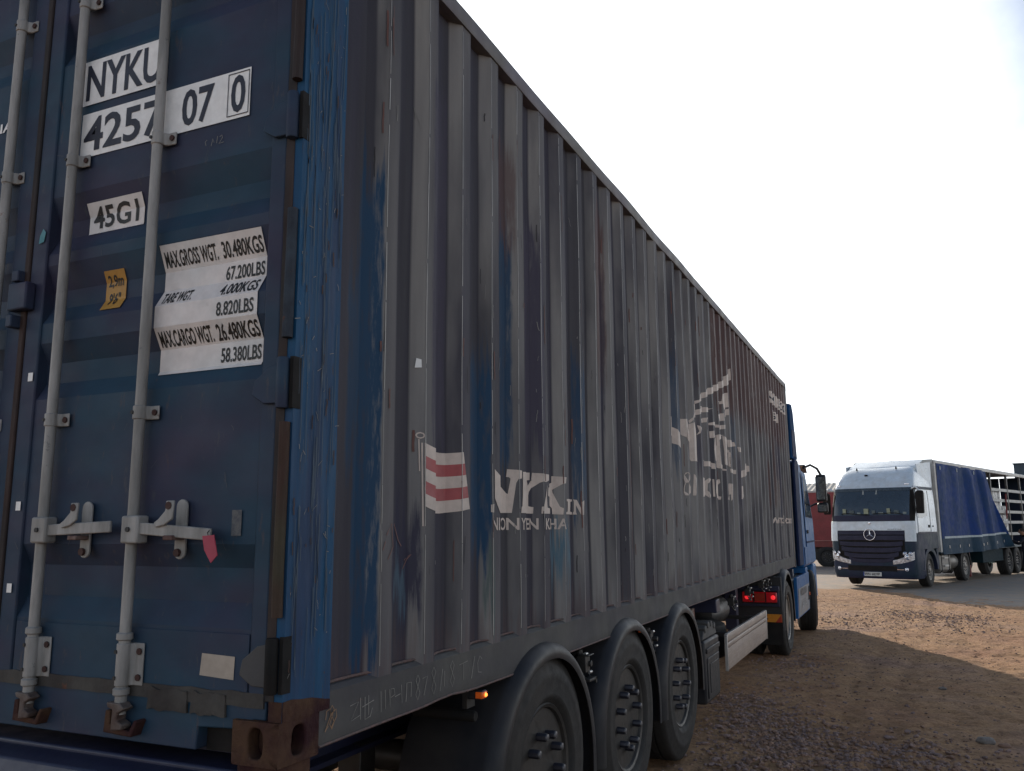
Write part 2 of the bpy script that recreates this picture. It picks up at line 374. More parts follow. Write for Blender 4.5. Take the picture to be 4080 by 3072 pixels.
def ground_mat():
    mt = bpy.data.materials.new('trodden_dirt'); mt.use_nodes = True; t = mt.node_tree; L = t.links.new; p = t.nodes['Principled BSDF']
    co = t.nodes.new('ShaderNodeTexCoord').outputs['Object']
    def nz_(s, d=6, r=.6):
        n = t.nodes.new('ShaderNodeTexNoise'); n.inputs['Scale'].default_value = s; n.inputs['Detail'].default_value = d; n.inputs['Roughness'].default_value = r; L(co, n.inputs['Vector']); return n.outputs[0]
    def rp(f, stops):
        q = t.nodes.new('ShaderNodeValToRGB'); e = q.color_ramp.elements
        while len(e) < len(stops): e.new(.5)
        for k, (a, c) in enumerate(stops): e[k].position = a; e[k].color = (*c, 1)
        L(f, q.inputs[0]); return q.outputs[0]
    def mul(a, b, f=1):
        q = t.nodes.new('ShaderNodeMix'); q.data_type = 'RGBA'; q.blend_type = 'MULTIPLY'; q.inputs[0].default_value = f; L(a, q.inputs[6]); L(b, q.inputs[7]); return q.outputs[2]
    base = rp(nz_(.55, 4), [(.3, (.300, .168, .102)), (.5, (.345, .212, .118)), (.7, (.300, .192, .142))])
    fine = rp(nz_(26, 8, .7), [(.3, (.55, .50, .48)), (.5, (.95, .95, .95)), (.72, (1.25, 1.22, 1.2))])
    mid = rp(nz_(4.5, 6), [(.3, (.78, .76, .78)), (.6, (1.08, 1.06, 1.02))])
    L(mul(mul(base, fine), mid), p.inputs['Base Color'])
    p.inputs['Roughness'].default_value = .95; p.inputs['Specular IOR Level'].default_value = .15
    b = t.nodes.new('ShaderNodeBump'); b.inputs['Distance'].default_value = .028; L(nz_(22, 8, .68), b.inputs['Height']); L(b.outputs[0], p.inputs['Normal'])
    return mt
go = obj('ground', gm, ground_mat(), smooth=180); tag(go, 'brown trodden dirt yard strewn with gravel', kind='structure')
# pavement beyond the dirt
PE = [(-60, 29), (-6, 26.2), (-.86, 25.7), (.74, 25.3), (1.66, 23.8), (2.41, 21.5), (2.98, 20.5), (3.79, 19.8), (6, 18.6), (12, 16), (60, 8)]
def pey(x):
    for (a, b), (c, d) in zip(PE, PE[1:]):
        if a <= x <= c: return b + (d - b) * (x - a) / (c - a) + .16 * noise.noise((x * 2.2, 0, 5)) + .06 * noise.noise((x * 9, 0, 5))
    return PE[-1][1]
px = [-60, -30, -15, -8] + frange(-5, 9, .12) + [10, 14, 25, 60]
fr = [0, .004, .02, .05, .1, .16, .24, .34, .48, .7, 1]
pm = MB()
pvv = []
for q in fr:
    for x in px:
        y = pey(x) + (130 - pey(x)) * q * (1 if q > .3 else 1)
        pvv.append((x, y, g(y) + {0: -.03, .004: .002, .02: .014}.get(q, .028)))
pm.add(pvv, [(j * len(px) + i, j * len(px) + i + 1, (j + 1) * len(px) + i + 1, (j + 1) * len(px) + i) for j in range(len(fr) - 1) for i in range(len(px) - 1)])
PAVE = M('worn_pavement', (.20, .192, .18), .85, c2=(.235, .205, .17), s=.5, st=(1, 1.6, 1), th=(.35, .7), wear=.1, rs=1.2, rst=(.5, 2.5, 1), wc=(.10, .095, .092), bump=.012, bs=14, dust=.95, dc=(.30, .220, .158), spec=.2)
po = obj('pavement', pm, PAVE, smooth=180); tag(po, 'worn grey concrete pavement under the parked lorries', kind='structure')

# ------------------------------------------------------------------ CONTAINER (local frame: rear right bottom corner)
ZB = 1.0
CT = thing('shipping_container', 'long weathered grey and navy shipping container with corrugated side, on the trailer', 'container', (0, 0, ZB))
Lc, Wc, Hc = 12.192, 2.438, 2.896
PITCH, Y0 = .2835, .488 - .07
def prof():                         # (y, depth) bends of the side sheet
    p = [(.225, .02), (.29, .036)]
    y = Y0 - .0
    p = [(.225, .004), (.262, .043), (.40, .043)]
    k = 0
    while True:
        a = .488 + PITCH * k
        if a + .23 > Lc - .19: break
        p += [(a, .0), (a + .080, .0), (a + .134, .043), (a + .2295, .043)]
        k += 1
    a = p[-1][0] + .054
    p += [(a, 0), (Lc - .17, 0)]
    return p
PR = prof()
def dep(y):
    if y <= PR[0][0]: return PR[0][1]
    for (a, b), (c, d) in zip(PR, PR[1:]):
        if a <= y <= c: return b + (d - b) * (y - a) / (c - a)
    return 0
BY = [p[0] for p in PR]
def wob(y, z):                      # small dents of the old sheet
    return .005 * noise.noise((y * 1.3, z * 1.1, 2)) + .0025 * noise.noise((y * 5, z * 2.0, 7))
def sidex(y, z): return -.004 - dep(y) + wob(y, z) * (1 if .3 < y < 11.9 else 0)
zs = [.165 + (2.815 - .165) * i / 26 for i in range(27)]
sm = MB(); yy = BY
sm.add([(sidex(y, z), y, z) for z in zs for y in yy], [(j * len(yy) + i, j * len(yy) + i + 1, (j + 1) * len(yy) + i + 1, (j + 1) * len(yy) + i) for j in range(26) for i in range(len(yy) - 1)])
SIDE = obj('side_wall', sm, GREYP, CT, smooth=20, bev=0)
SIDE['label'] = 'faded grey corrugated side wall with patched paint'
# far side, front, roof, floor
sm = MB()
sm.add([(-Wc + .004 + dep(y), y, z) for z in (.165, 2.815) for y in yy], [(i, i + 1, len(yy) + i + 1, len(yy) + i) for i in range(len(yy) - 1)])
obj('side_wall', sm, GREYP, CT, smooth=20)
fm = MB(); fx = [-.18 - i * .07 for i in range(31)]
fm.add([(x, Lc - (.01 if i % 4 < 2 else .045), z) for z in (.165, 2.815) for i, x in enumerate(fx)], [(i, i + 1, len(fx) + i + 1, len(fx) + i) for i in range(len(fx) - 1)])
obj('front_wall', fm, GREYP, CT, smooth=20)
rm = MB(); ry = frange(.06, Lc - .05, .11)
rm.add([(x, y, 2.868 - (0 if i % 4 < 2 else .02)) for x in (-.03, -Wc + .03) for i, y in enumerate(ry)], [(i, i + 1, len(ry) + i + 1, len(ry) + i) for i in range(len(ry) - 1)])
obj('roof', rm, GREYP, CT, smooth=20)
obj('floor', MB().box(-Wc + .05, -.05, .12, Lc - .1, .06, .16), BLACKM, CT)
# rails
bm_ = MB()
def rw(y): return .006 * noise.noise((y * .9, 1, 4)) + (.010 * math.exp(-((y - .95) / .12) ** 2))
ry = frange(.178, Lc - .178, .12) + [Lc - .178]
sec = [(-.05, .016), (-.002, .016), (0, .022), (-.002, .060), (-.003, .165), (-.02, .178), (-.05, .180)]
bm_.grid(lambda u, v: (0, 0, 0), 0, 0) if False else None
vv = []; nsec = len(sec)
for y in ry:
    for k, (x, z) in enumerate(sec): vv.append((x, y, z + (rw(y) if k < 3 else 0) + (.006 * noise.noise((y * 3, 0, 8)) if k > 4 else 0)))
bm_.add(vv, [(i * nsec + k, i * nsec + k + 1, (i + 1) * nsec + k + 1, (i + 1) * nsec + k) for i in range(len(ry) - 1) for k in range(nsec - 1)])
RAIL = obj('bottom_rail', bm_, RAILP, CT, smooth=30)
re_ = MB(); re_.tube([(.0005, y, .0175 + rw(y)) for y in frange(.18, Lc - .18, .10)], .0045, 5)
obj('rusty_flange_edge', re_, M('rusty_weld', (.13, .078, .070), .8, c2=(.085, .065, .06), s=8, st=(1, 4, 1), bump=.002), CT)
wl = MB(); wl.tube([(-.012 - dep(y) * .6, y, .183 + .003 * noise.noise((y * 7, 0, 1))) for y in frange(.2, Lc - .18, .06)], .006, 5)
obj('weld_seam', wl, M('rusty_weld', (.10, .06, .052), .8, c2=(.075, .06, .055), s=8, st=(1, 4, 1), bump=.002), CT)
obj('bottom_rail', MB().box(-Wc, -Wc + .05, .178, Lc - .178, .016, .18), RAILP, CT)
tr = MB()
def tw(y): return .006 * noise.noise((y * 1.3, 5, 1))
ry = frange(.178, Lc - .178, .15) + [Lc - .178]
sec = [(-.055, 2.806), (0.002, 2.808), (.006, 2.815), (.006, 2.880), (0, 2.888), (-.055, 2.888)]
nsec = len(sec); vv = []
for y in ry:
    for x, z in sec: vv.append((x + tw(y) * .6, y, z + tw(y) * .7))
tr.add(vv, [(i * nsec + k, i * nsec + (k + 1) % nsec, (i + 1) * nsec + (k + 1) % nsec, (i + 1) * nsec + k) for i in range(len(ry) - 1) for k in range(nsec)])
obj('top_rail', tr, TRAILP, CT, smooth=30)
obj('top_rail', MB().box(-Wc, -Wc + .06, .178, Lc - .178, 2.82, 2.888), TRAILP, CT)
# corner castings with their oval holes
def holed(mb, w, h, hw, hh, T, n=40, depth=.045):
    def sup(a, rx, ry, e): 
        c, s_ = math.cos(a), math.sin(a); return (rx * math.copysign(abs(c) ** (2 / e), c), ry * math.copysign(abs(s_) ** (2 / e), s_))
    o = []; i_ = []
    for k in range(n):
        a = 2 * math.pi * (k + .5) / n
        c, s_ = math.cos(a), math.sin(a); q = min((w / 2) / abs(c) if abs(c) > 1e-6 else 9, (h / 2) / abs(s_) if abs(s_) > 1e-6 else 9)
        o.append((c * q, s_ * q)); i_.append(sup(a, hw / 2, hh / 2, 2.8))
    for sx in (-1, 1):
        for sy in (-1, 1):     # snap the nearest ring vertex to each corner
            k = min(range(n), key=lambda q: (o[q][0] - sx * w / 2) ** 2 + (o[q][1] - sy * h / 2) ** 2); o[k] = (sx * w / 2, sy * h / 2)
    vs = [T(a, b, 0) for a, b in o] + [T(a, b, 0) for a, b in i_] + [T(a, b, depth) for a, b in i_]
    fs = [(k, (k + 1) % n, n + (k + 1) % n, n + k) for k in range(n)] + [(n + k, n + (k + 1) % n, 2 * n + (k + 1) % n, 2 * n + k) for k in range(n)]
    mb.add(vs, fs)
def casting(sx, yr, z0, mat):         # sx: 0 right side, 1 left ; yr: 0 rear, 1 front
    mb = MB(); s_ = 1 if sx == 0 else -1; xo = 0 if sx == 0 else -Wc; t_ = 1 if yr == 0 else -1; yo = 0 if yr == 0 else Lc
    W_, L_, H_ = .162, .178, .118
    holed(mb, W_, H_, .052, .082, lambda a, b, d: (xo - s_ * (W_ / 2 - a), yo + t_ * d, z0 + H_ / 2 + b))
    holed(mb, L_, H_, .060, .082, lambda a, b, d: (xo - s_ * d, yo + t_ * (L_ / 2 + a), z0 + H_ / 2 + b))
    x1, y1 = xo - s_ * W_, yo + t_ * L_
    for z in (z0, z0 + H_): mb.add([(xo, yo, z), (x1, yo, z), (x1, y1, z), (xo, y1, z)], [(0, 1, 2, 3)])
    mb.add([(x1, yo, z0), (x1, y1, z0), (x1, y1, z0 + H_), (x1, yo, z0 + H_)], [(0, 1, 2, 3)])
    mb.add([(xo, y1, z0), (x1, y1, z0), (x1, y1, z0 + H_), (xo, y1, z0 + H_)], [(0, 1, 2, 3)])
    mb.box(min(xo - s_ * .05, x1 + s_ * .006), max(xo - s_ * .05, x1 + s_ * .006), min(yo + t_ * .05, y1 - t_ * .006), max(yo + t_ * .05, y1 - t_ * .006), z0 + .01, z0 + H_ - .01)
    me = mb.mesh('corner_casting')
    o = obj('corner_casting', me, mat, CT, smooth=40)
    b = bmesh.new(); b.from_mesh(me); bmesh.ops.remove_doubles(b, verts=b.verts, dist=1e-4); b.to_mesh(me); b.free()
    bv = o.modifiers.new('bevel', 'BEVEL'); bv.width = .006; bv.segments = 3; bv.limit_method = 'ANGLE'; bv.angle_limit = R(50)
    # dark hollow behind the holes
    return o
for sx in (0, 1):
    for yr in (0, 1):
        casting(sx, yr, 0, RUST if yr == 0 else RAILP); casting(sx, yr, Hc - .118, RAILP)
# corner posts
pp = [(0, .012), (0, .226), (-.03, .226), (-.03, .10), (-.048, .085), (-.048, .012)]
pv = MB(); zz = [.118 + (2.778 - .118) * i / 40 for i in range(41)]; n_ = len(pp)
pv.add([(x + (.0025 * noise.noise((z * 3, y * 9, 1)) if x == 0 else 0), y, z) for z in zz for x, y in pp],
       [(j * n_ + k, j * n_ + (k + 1) % n_, (j + 1) * n_ + (k + 1) % n_, (j + 1) * n_ + k) for j in range(40) for k in range(n_)] + [tuple(range(n_)), tuple(40 * n_ + k for k in range(n_))])
obj('corner_post', pv, POSTP, CT, smooth=40, bev=0)
obj('corner_post', MB().box(-Wc, -Wc + .05, .012, .226, .118, 2.778), POSTP, CT, bev=.004)
for x in (0, -Wc + .1): obj('corner_post', MB().box(x - .1, x - .002, Lc - .17, Lc - .004, .118, 2.778), RAILP, CT, bev=.006)
# rusty lower end of the post and rail gusset
obj('post_foot', MB().prism([(.013, .1185), (.013, .172), (.05, .174), (.09, .168), (.14, .164), (.20, .150), (.224, .146), (.224, .1185)], 0, -.02, .0022), RUST, CT)
obj('post_foot', MB().box(-.046, -.001, .0095, .03, .1185, .172), RUST, CT)
# rear sill and header
sill = MB().prism([(-.165, .02), (-.30, .022), (-.305, .085), (-.168, .10), (-.165, .165), (-Wc + .165, .165), (-Wc + .168, .10), (-Wc + .305, .085), (-Wc + .30, .022), (-Wc + .165, .02)][::1], 1, .018, .09)
sill = MB().prism([(-.31, .018), (-.305, .082), (-.163, .088), (-.10, .118), (-.06, .118), (-.06, .168), (-Wc + .06, .168), (-Wc + .06, .118), (-Wc + .163, .088), (-Wc + .305, .082), (-Wc + .31, .018)], 1, .016, .085)
obj('rear_sill', sill, DOORP, CT, bev=.004)
obj('sill_pocket', MB().box(-.305, -.165, .055, .08, .012, .088), GASK, CT)
gs = MB()
gx = frange(-2.37, -.06, .045)
gs.slab(lambda u, v: (-2.375 + u * 2.31, .010 + .003 * noise.noise((u * 40, v * 3, 2)), .150 + v * .040 + .005 * noise.noise((u * 30, v, 5))), 60, 3, (0, .012, 0))
obj('bottom_gasket', gs, SEALG, CT, smooth=60)
for x0, x1 in ((-.50, -.345), (-.33, -.20)):
    gg = MB().slab(lambda u, v: (x0 + u * (x1 - x0), .006 + .004 * noise.noise((u * 6, v * 3, x0)), .118 + v * .062 + .008 * noise.noise((u * 5, v, x1))), 12, 4, (0, .008, 0))
    obj('torn_gasket', gg, SEALG, CT, smooth=60)
obj('rear_header', MB().box(-Wc + .05, -.05, .02, .1, 2.757, 2.89), DOORP, CT, bev=.005)

# doors ------------------------------------------------------------
DN = [(2.74, .02), (2.55, .02), (2.47, .056), (2.42, .056), (2.345, .02), (1.83, .02), (1.74, .056), (1.68, .056), (1.615, .02), (1.575, .02), (1.485, .056), (1.422, .056), (1.362, .02), (1.291, .02), (1.222, .056), (1.15, .056), (1.09, .02), (.60, .02), (.53, .056), (.43, .056), (.36, .02), (.175, .02)]
DZ = sorted(p[0] for p in DN)
def dd(z):
    for (a, b), (c, d) in zip(DN, DN[1:]):
        if c <= z <= a: return d + (b - d) * (z - c) / (a - c)
    return .02
def make_door(x0, x1, xl, xr):
    dm = MB(); nx = 14; zz = sorted(set(DZ + [.6 - .08 * i for i in range(-6, 1)] + [2.0, 2.2, 1.95]))
    dm.add([(x0 + (x1 - x0) * i / nx, dd(z) + .0025 * noise.noise((i * .35, z * 2.2, x0)), z) for z in zz for i in range(nx + 1)],
           [(j * (nx + 1) + i, j * (nx + 1) + i + 1, (j + 1) * (nx + 1) + i + 1, (j + 1) * (nx + 1) + i) for j in range(len(zz) - 1) for i in range(nx)])
    d = obj('door', dm, DOORP, CT, smooth=15)
    obj('door_stile', MB().box(xl, x0 + .003, .012, .075, .172, 2.745), DOORP, d, bev=.006)
    obj('door_stile', MB().box(x1 - .003, xr, .012, .075, .172, 2.745), DOORP, d, bev=.006)
    return d
D1 = make_door(-1.13, -.12, -1.205, -.062)
D2 = make_door(-2.318, -1.308, -2.376, -1.233)
D1['label'] = 'navy door leaf carrying the number and weight stickers'
# weld line rectangle at the door foot, seams
obj('patch_plate', MB().box(-1.12, -.128, .0145, .0185, .185, .348), DOORP, D1, bev=.002)
obj('door_gasket', MB().box(-1.2325, -1.2055, .006, .06, .172, 2.745), GASKR, D2, bev=.005)
obj('door_gasket', MB().slab(lambda u, v: (-.0615 + u * .032, .010 + .003 * noise.noise((u, v * 30, 4)), .172 + v * 2.573), 2, 60, (0, .03, 0)), GASKR, D1, smooth=50)
# hinge-side tubes / packing between the hinges
for a, b, mt in ((.40, 1.0, M('rust_and_moss', (.045, .036, .022), .85, c2=(.050, .022, .018), s=5, st=(1, 1, .5), bump=.003)), (1.20, 1.62, M('worn_blue_tube', (.045, .058, .075), .8, c2=(.03, .035, .045), s=7, rust=.3, rs=14, bump=.003, spec=.15)), (2.02, 2.5, GASKR)):
    tb = MB().tube([(-.020, .0 + .002 * math.sin(z * 9), z) for z in frange(a, b, .05)], .016, 10); obj('hinge_packing', tb, mt, D1)
def hinge(z):
    h = obj('hinge', MB().lathe([(-.075, .016), (-.07, .0185), (.07, .0185), (.075, .016)], 2, 16, (-.030, -.004, z)), GASK if z < .4 else DOORP, D1)
    bl = MB().prism([(-.03, z - .06), (-.03, z + .062), (-.085, z + .05), (-.135, z + .012), (-.145, z - .03), (-.10, z - .058)], 1, -.004, .0105)
    obj('hinge_blade', bl, RAILP if z < .4 else DOORP, D1, bev=.003)
    obj('hinge_gap', MB().box(-.0105, .0028, .003, .040, z - .075, z + .078), GASK, D1)
for z in (.269, 1.066, 1.903, 2.64): hinge(z)
# locking bars
def bracket(o, x, z, big=False):
    h = .062 if big else .022
    b = MB()
    arc = [(x + .021 * math.cos(R(a)), -.012 - .021 * math.sin(R(a))) for a in range(200, -21, -20)]
    pl = [(x - .024, .012)] + arc + [(x + .03, .006), (x + .062, .006), (x + .062, .012)]
    b.prism(pl, 2, z - h, z + h)
    br = obj('bar_bracket', b, GALV, o, bev=.003)
    for k in ((-.038, .038) if big else (0,)):
        obj('bolt', MB().lathe([(-.004, .010), (.0, .010), (.004, .006)], 1, 8, (x + .048, .0035, z + k)), BOLT, o)
        obj('bolt', MB().lathe([(-.003, .006), (.003, .006)], 1, 8, (x - .010, -.0325, z + k)), DBOLT, o)
def lock_bar(x, name_handle=True, tilt=0):
    o = obj('locking_bar', MB().tube([(x + .0015 * math.sin(z * 2), -.012, z) for z in frange(.10, 2.86, .12)], .0172, 16), GALV, CT, smooth=60)
    for z in (1.936, 1.01, 2.55): bracket(o, x, z)
    bracket(o, x, .243, True)
    for z in (.325, .165): obj('bar_collar', MB().lathe([(-.012, .019), (-.008, .024), (.008, .024), (.012, .019)], 2, 16, (x, -.012, z)), GALV, o)
    cm = MB().prism([(x - .035, .135), (x - .03, .12), (x - .01, .115), (x - .012, .055), (x + .03, .06), (x + .035, .075), (x + .01, .085), (x + .012, .105), (x + .04, .12), (x + .02, .135)], 1, -.034, .004)
    obj('locking_cam', cm, M('rusty_cam', (.11, .09, .08), .7, c2=(.06, .035, .028), s=12, bump=.003), o, bev=.004)
    kp = MB().prism([(x - .055, .045), (x - .05, .11), (x - .03, .11), (x - .03, .07), (x + .05, .055), (x + .07, .09), (x + .08, .085), (x + .06, .04)], 1, -.022, .02)
    obj('cam_keeper', kp, RUST, o, bev=.004)
    if name_handle:
        zh = .645
        hb = MB().box(x - .012, x + .058, -.045, .000, zh - .042, zh + .042)
        obj('handle_hub', hb, GALV, o, bev=.006)
        obj('bolt', MB().lathe([(-.003, .008), (.003, .008)], 1, 10, (x + .02, -.047, zh)), DBOLT, o)
        rot = Matrix.Rotation(R(tilt), 3, 'Y')
        hd = MB().cbox((x + .19, -.030, zh + (.004 if tilt < 0 else -.006)), (.30, .010, .036), rot); obj('handle_lever', hd, GALV, o, bev=.003)
        xp = x + .185
        pl = [(xp + .022 * math.cos(R(a)), zh + .068 + .022 * math.sin(R(a))) for a in range(0, 181, 20)] + [(xp + .022 * math.cos(R(a)), zh - .068 + .022 * math.sin(R(a))) for a in range(180, 361, 20)]
        obj('catch_plate', MB().prism(pl, 1, .004, .012), GALV, o, bev=.002)
        cl = MB().prism([(xp + .016, zh + .085), (xp - .016, zh + .085), (xp - .018, zh + .055), (xp - .045, zh + .03), (xp - .062, zh + .02), (xp - .055, zh + .005), (xp - .02, zh + .012), (xp + .012, zh + .03)], 1, -.044, -.036)
        obj('handle_catch', cl, GALV, o, bev=.003)
        obj('handle_rest', MB().box(xp - .02, xp + .018, -.046, .004, zh - .032, zh - .018), M('rusty_catch', (.16, .11, .095), .7, c2=(.07, .03, .025), s=14), o, bev=.003)
        for dz in (.07, -.07): obj('bolt', MB().lathe([(-.006, .012), (.004, .012), (.007, .008)], 1, 8, (xp - .004, -.0405 if dz > 0 else .000, zh + dz)), BOLT, o)
    return o
lock_bar(-.588, True, 4); lock_bar(-.998, True, -2); lock_bar(-1.345, False); lock_bar(-1.80, False)
# lock box between the doors and seal
obj('lock_box', MB().box(-1.262, -1.165, -.028, .011, 1.415, 1.515), DOORP, CT, bev=.006)
obj('lock_box_stud', MB().box(-1.262, -1.225, -.02, .012, 1.525, 1.565), DOORP, CT, bev=.004)
obj('lock_box_stud', MB().box(-1.258, -1.228, -.03, .012, 1.355, 1.40), DOORP, CT, bev=.004)
# stickers -----------------------------------------------------------
def dsurf(x, z, e): return Vector((x, dd(z) - e if -1.13 < x < -.12 or x < -1.308 else .012 - e, z))
def dpatch(name, poly, mat, e=.0045, par=None):
    v = [p for p in poly]
    return wrap(name, v, [tuple(range(len(v)))], mat, par or D1, DZ, 1, lambda a, b: dsurf(a, b, e))
def dtext(s, x0, x1, z0, z1, mat=INK, e=.0058, it=0, bold=0):
    v, f = scaled(text_poly(s, it), x0, x1, z0, z1)
    return wrap('lettering', v, f, mat, D1, DZ, 1, lambda a, b: dsurf(a, b, e))
rect = lambda a, b, c, d: [(a, c), (b, c), (b, d), (a, d)]
dpatch('sticker', rect(-1.008, -.60, 2.157, 2.330), STK)
dtext('NYKU', -.992, -.625, 2.172, 2.312)
dpatch('sticker', rect(-1.000, -.222, 1.955, 2.123), STK)
dtext('4257', -.985, -.60, 1.972, 2.104); dtext('07', -.515, -.375, 1.972, 2.104); dtext('0', -.302, -.242, 1.974, 2.106)
fr_ = [ribbon(p, .003) for p in ([(-.315, 1.966), (-.315, 2.114)], [(-.228, 1.966), (-.228, 2.114)], [(-.3165, 1.9665), (-.2265, 1.9665)], [(-.3165, 2.1135), (-.2265, 2.1135)])]
v, f = joinvf(fr_); wrap('check_digit_frame', v, f, INK, D1, DZ, 1, lambda a, b: dsurf(a, b, .0062))
dpatch('sticker', rect(-.966, -.700, 1.676, 1.787), STKP); dtext('45G1', -.945, -.725, 1.692, 1.770, BLKINK)
dpatch('sticker', rect(-.582, -.155, 1.139, 1.570), STKP)
W_ = [('MAX.GROSS WGT.', -.570, -.345, 1.497, 1.548), ('30.480KGS', -.325, -.160, 1.497, 1.548), ('67.200LBS', -.318, -.160, 1.425, 1.472), ('TARE WGT.', -.565, -.435, 1.369, 1.410), ('4.000KGS', -.318, -.165, 1.369, 1.410),
      ('8.820LBS', -.318, -.168, 1.300, 1.346), ('MAX.CARGO WGT.', -.570, -.345, 1.228, 1.278), ('26.480KGS', -.328, -.160, 1.228, 1.278), ('58.380LBS', -.322, -.160, 1.158, 1.206)]
for s_, a, b, c, d_ in W_: dtext(s_, a, b, c, d_, BLKINK)
dpatch('amber_sticker', rect(-.858, -.762, 1.385, 1.524), YEL); dtext('2,9m', -.845, -.775, 1.462, 1.508, BLKINK); dtext("9'6\"", -.838, -.785, 1.402, 1.446, BLKINK)
dpatch('worn_label', [(-.307, .29), (-.176, .23 + .002), (-.180, .292), (-.183, .293)][:0] or [(-.306, .226), (-.178, .220), (-.176, .284), (-.300, .288)], PAPER, .0075)
dpatch('label_scrap', [(-1.168, 1.66), (-1.142, 1.665), (-1.135, 1.70), (-1.150, 1.715), (-1.165, 1.69)], TEAL)
for x, z in ((-1.15, 1.172), (-1.154, .725), (-1.163, .452)): dpatch('label_scrap', rect(x - .012, x + .012, z - .014, z + .016), STK)
dpatch('peeled_label', rect(-.215, -.178, .625, .70), M('label_residue', (.075, .08, .09), .8, c2=(.12, .12, .12), s=60), .004)
for pts in ([(-.40, 1.885), (-.405, 1.90), (-.396, 1.905)], [(-.378, 1.88), (-.372, 1.905), (-.366, 1.89)], [(-.355, 1.885), (-.352, 1.91)], [(-.343, 1.905), (-.334, 1.91), (-.331, 1.90), (-.345, 1.882), (-.325, 1.884)]):
    v, f = ribbon(pts, .002); wrap('chalk_mark', v, f, CHALK, D1, DZ, 1, lambda a, b: dsurf(a, b, .004))
# left-door lettering fragment and pink seal tag
v, f = scaled(text_poly('NA'), -1.505, -1.385, 2.148, 2.186)
wrap('lettering', v, f, STK, D2, DZ, 1, lambda a, b: Vector((a, dd(b) - .005, b)))
obj('seal_tag', MB().prism([(-.272, .625), (-.228, .628), (-.212, .57), (-.235, .548), (-.262, .585)], 1, -.040, -.037), PINK, CT)
obj('seal_wire', MB().tube([(-.25, -.030, .645), (-.252, -.040, .635), (-.25, -.0385, .622)], .0015, 6), DBOLT, CT)

# side paint patches and logos ---------------------------------------
def ssurf(y, z, e): return Vector((sidex(y, z) + e, y, z))
SB = sorted(BY + [])
def sdec(name, vf, mat, e=.003, clip=None):
    v, f = vf
    o = wrap(name, v, f, mat, SIDE, SB, 0, lambda a, b: Vector((a, b, 0)))
    me = o.data; bm = bmesh.new(); bm.from_mesh(me)
    if clip: bmesh.ops.bisect_plane(bm, geom=bm.verts[:] + bm.edges[:] + bm.faces[:], dist=1e-6, plane_co=(clip, 0, 0), plane_no=(1, 0, 0), clear_inner=True)
    zc = [z for z in zs]
    lo_, hi_ = min(p[1] for p in v), max(p[1] for p in v)
    for z in zc:
        if lo_ < z < hi_: bmesh.ops.bisect_plane(bm, geom=bm.verts[:] + bm.edges[:] + bm.faces[:], dist=1e-6, plane_co=(0, z, 0), plane_no=(0, 1, 0))
    for q in bm.verts: q.co = ssurf(q.co.x, q.co.y, e)
    bm.to_mesh(me); bm.free(); return o
GLINT = M('rib_glint_paint', (.30, .29, .275), .5, c2=(.17, .165, .155), s=9, st=(1, 1, .5), spec=.5)  # pale strips painted as the highlight along each rib's rear bend
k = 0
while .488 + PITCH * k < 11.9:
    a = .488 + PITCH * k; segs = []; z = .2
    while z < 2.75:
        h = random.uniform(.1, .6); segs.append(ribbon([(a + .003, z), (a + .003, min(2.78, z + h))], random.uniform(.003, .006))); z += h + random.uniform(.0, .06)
    v, f = joinvf(segs); o_ = sdec('painted_glint', (v, f), GLINT, .0032); o_['kind'] = 'stuff'; k += 1
# scratches, paint runs and chips
_q = random.Random(11)
def streak(y, z, l, w, ang=0.):
    n = 5; return ribbon([(y + math.sin(ang) * l * i / n + _q.uniform(-.0016, .0016), z + math.cos(ang) * l * i / n) for i in range(n + 1)], w)
def scuffs(name, lst, mat, surf):
    v, f = joinvf(lst); o_ = wrap(name, v, f, mat, CT, BY if surf is ssurf_ else [], 0, surf); o_['kind'] = 'stuff'
def ssurf_(a, b): return Vector((sidex(a, b) + .0034, a, b))
def psurf(a, b): return Vector((.0034, a, b))
PALE = M('pale_scuff', (.20, .195, .185), .8); REDS = M('oxide_scuff', (.14, .07, .06), .85); DARKS = M('dark_scuff', (.022, .021, .024), .85); RUNB = M('pale_blue_run', (.036, .066, .098), .6); CHIP = M('rust_chip', (.075, .042, .032), .9)
crest = lambda: .488 + PITCH * _q.randrange(0, 24) + _q.uniform(-.05, .078)
scuffs('scratches', [streak(crest(), _q.uniform(.25, 2.5), _q.uniform(.008, .07), _q.uniform(.0012, .004), _q.gauss(0, .15)) for _ in range(150)], PALE, ssurf_)
scuffs('scratches', [streak(crest(), _q.uniform(.25, 2.5), _q.uniform(.02, .22), _q.uniform(.002, .008), _q.gauss(0, .02)) for _ in range(80)], REDS, ssurf_)
scuffs('scratches', [streak(crest(), _q.uniform(.25, 2.5), _q.uniform(.02, .12), _q.uniform(.0015, .004), _q.gauss(0, .03)) for _ in range(70)], DARKS, ssurf_)
scuffs('paint_runs', [streak(_q.uniform(.03, .21), _q.uniform(.2, 2.3), _q.uniform(.05, .5), _q.uniform(.0012, .0035), _q.gauss(0, .02)) for _ in range(90)], RUNB, psurf)
scuffs('paint_chips', [streak(_q.uniform(.02, .22), _q.uniform(.18, 2.6), _q.uniform(.006, .05), _q.uniform(.001, .005), _q.gauss(0, .06)) for _ in range(50)], CHIP, psurf)
scuffs('paint_chips', [streak(_q.uniform(.02, .22), _q.uniform(.18, 2.6), _q.uniform(.004, .03), _q.uniform(.001, .003), _q.gauss(0, .8)) for _ in range(60)], PALE, psurf)
def dscuff(lst, mat):
    v, f = joinvf(lst); o_ = wrap('scratches', v, f, mat, D1, DZ, 1, lambda a, b: dsurf(a, b, .0036)); o_['kind'] = 'stuff'
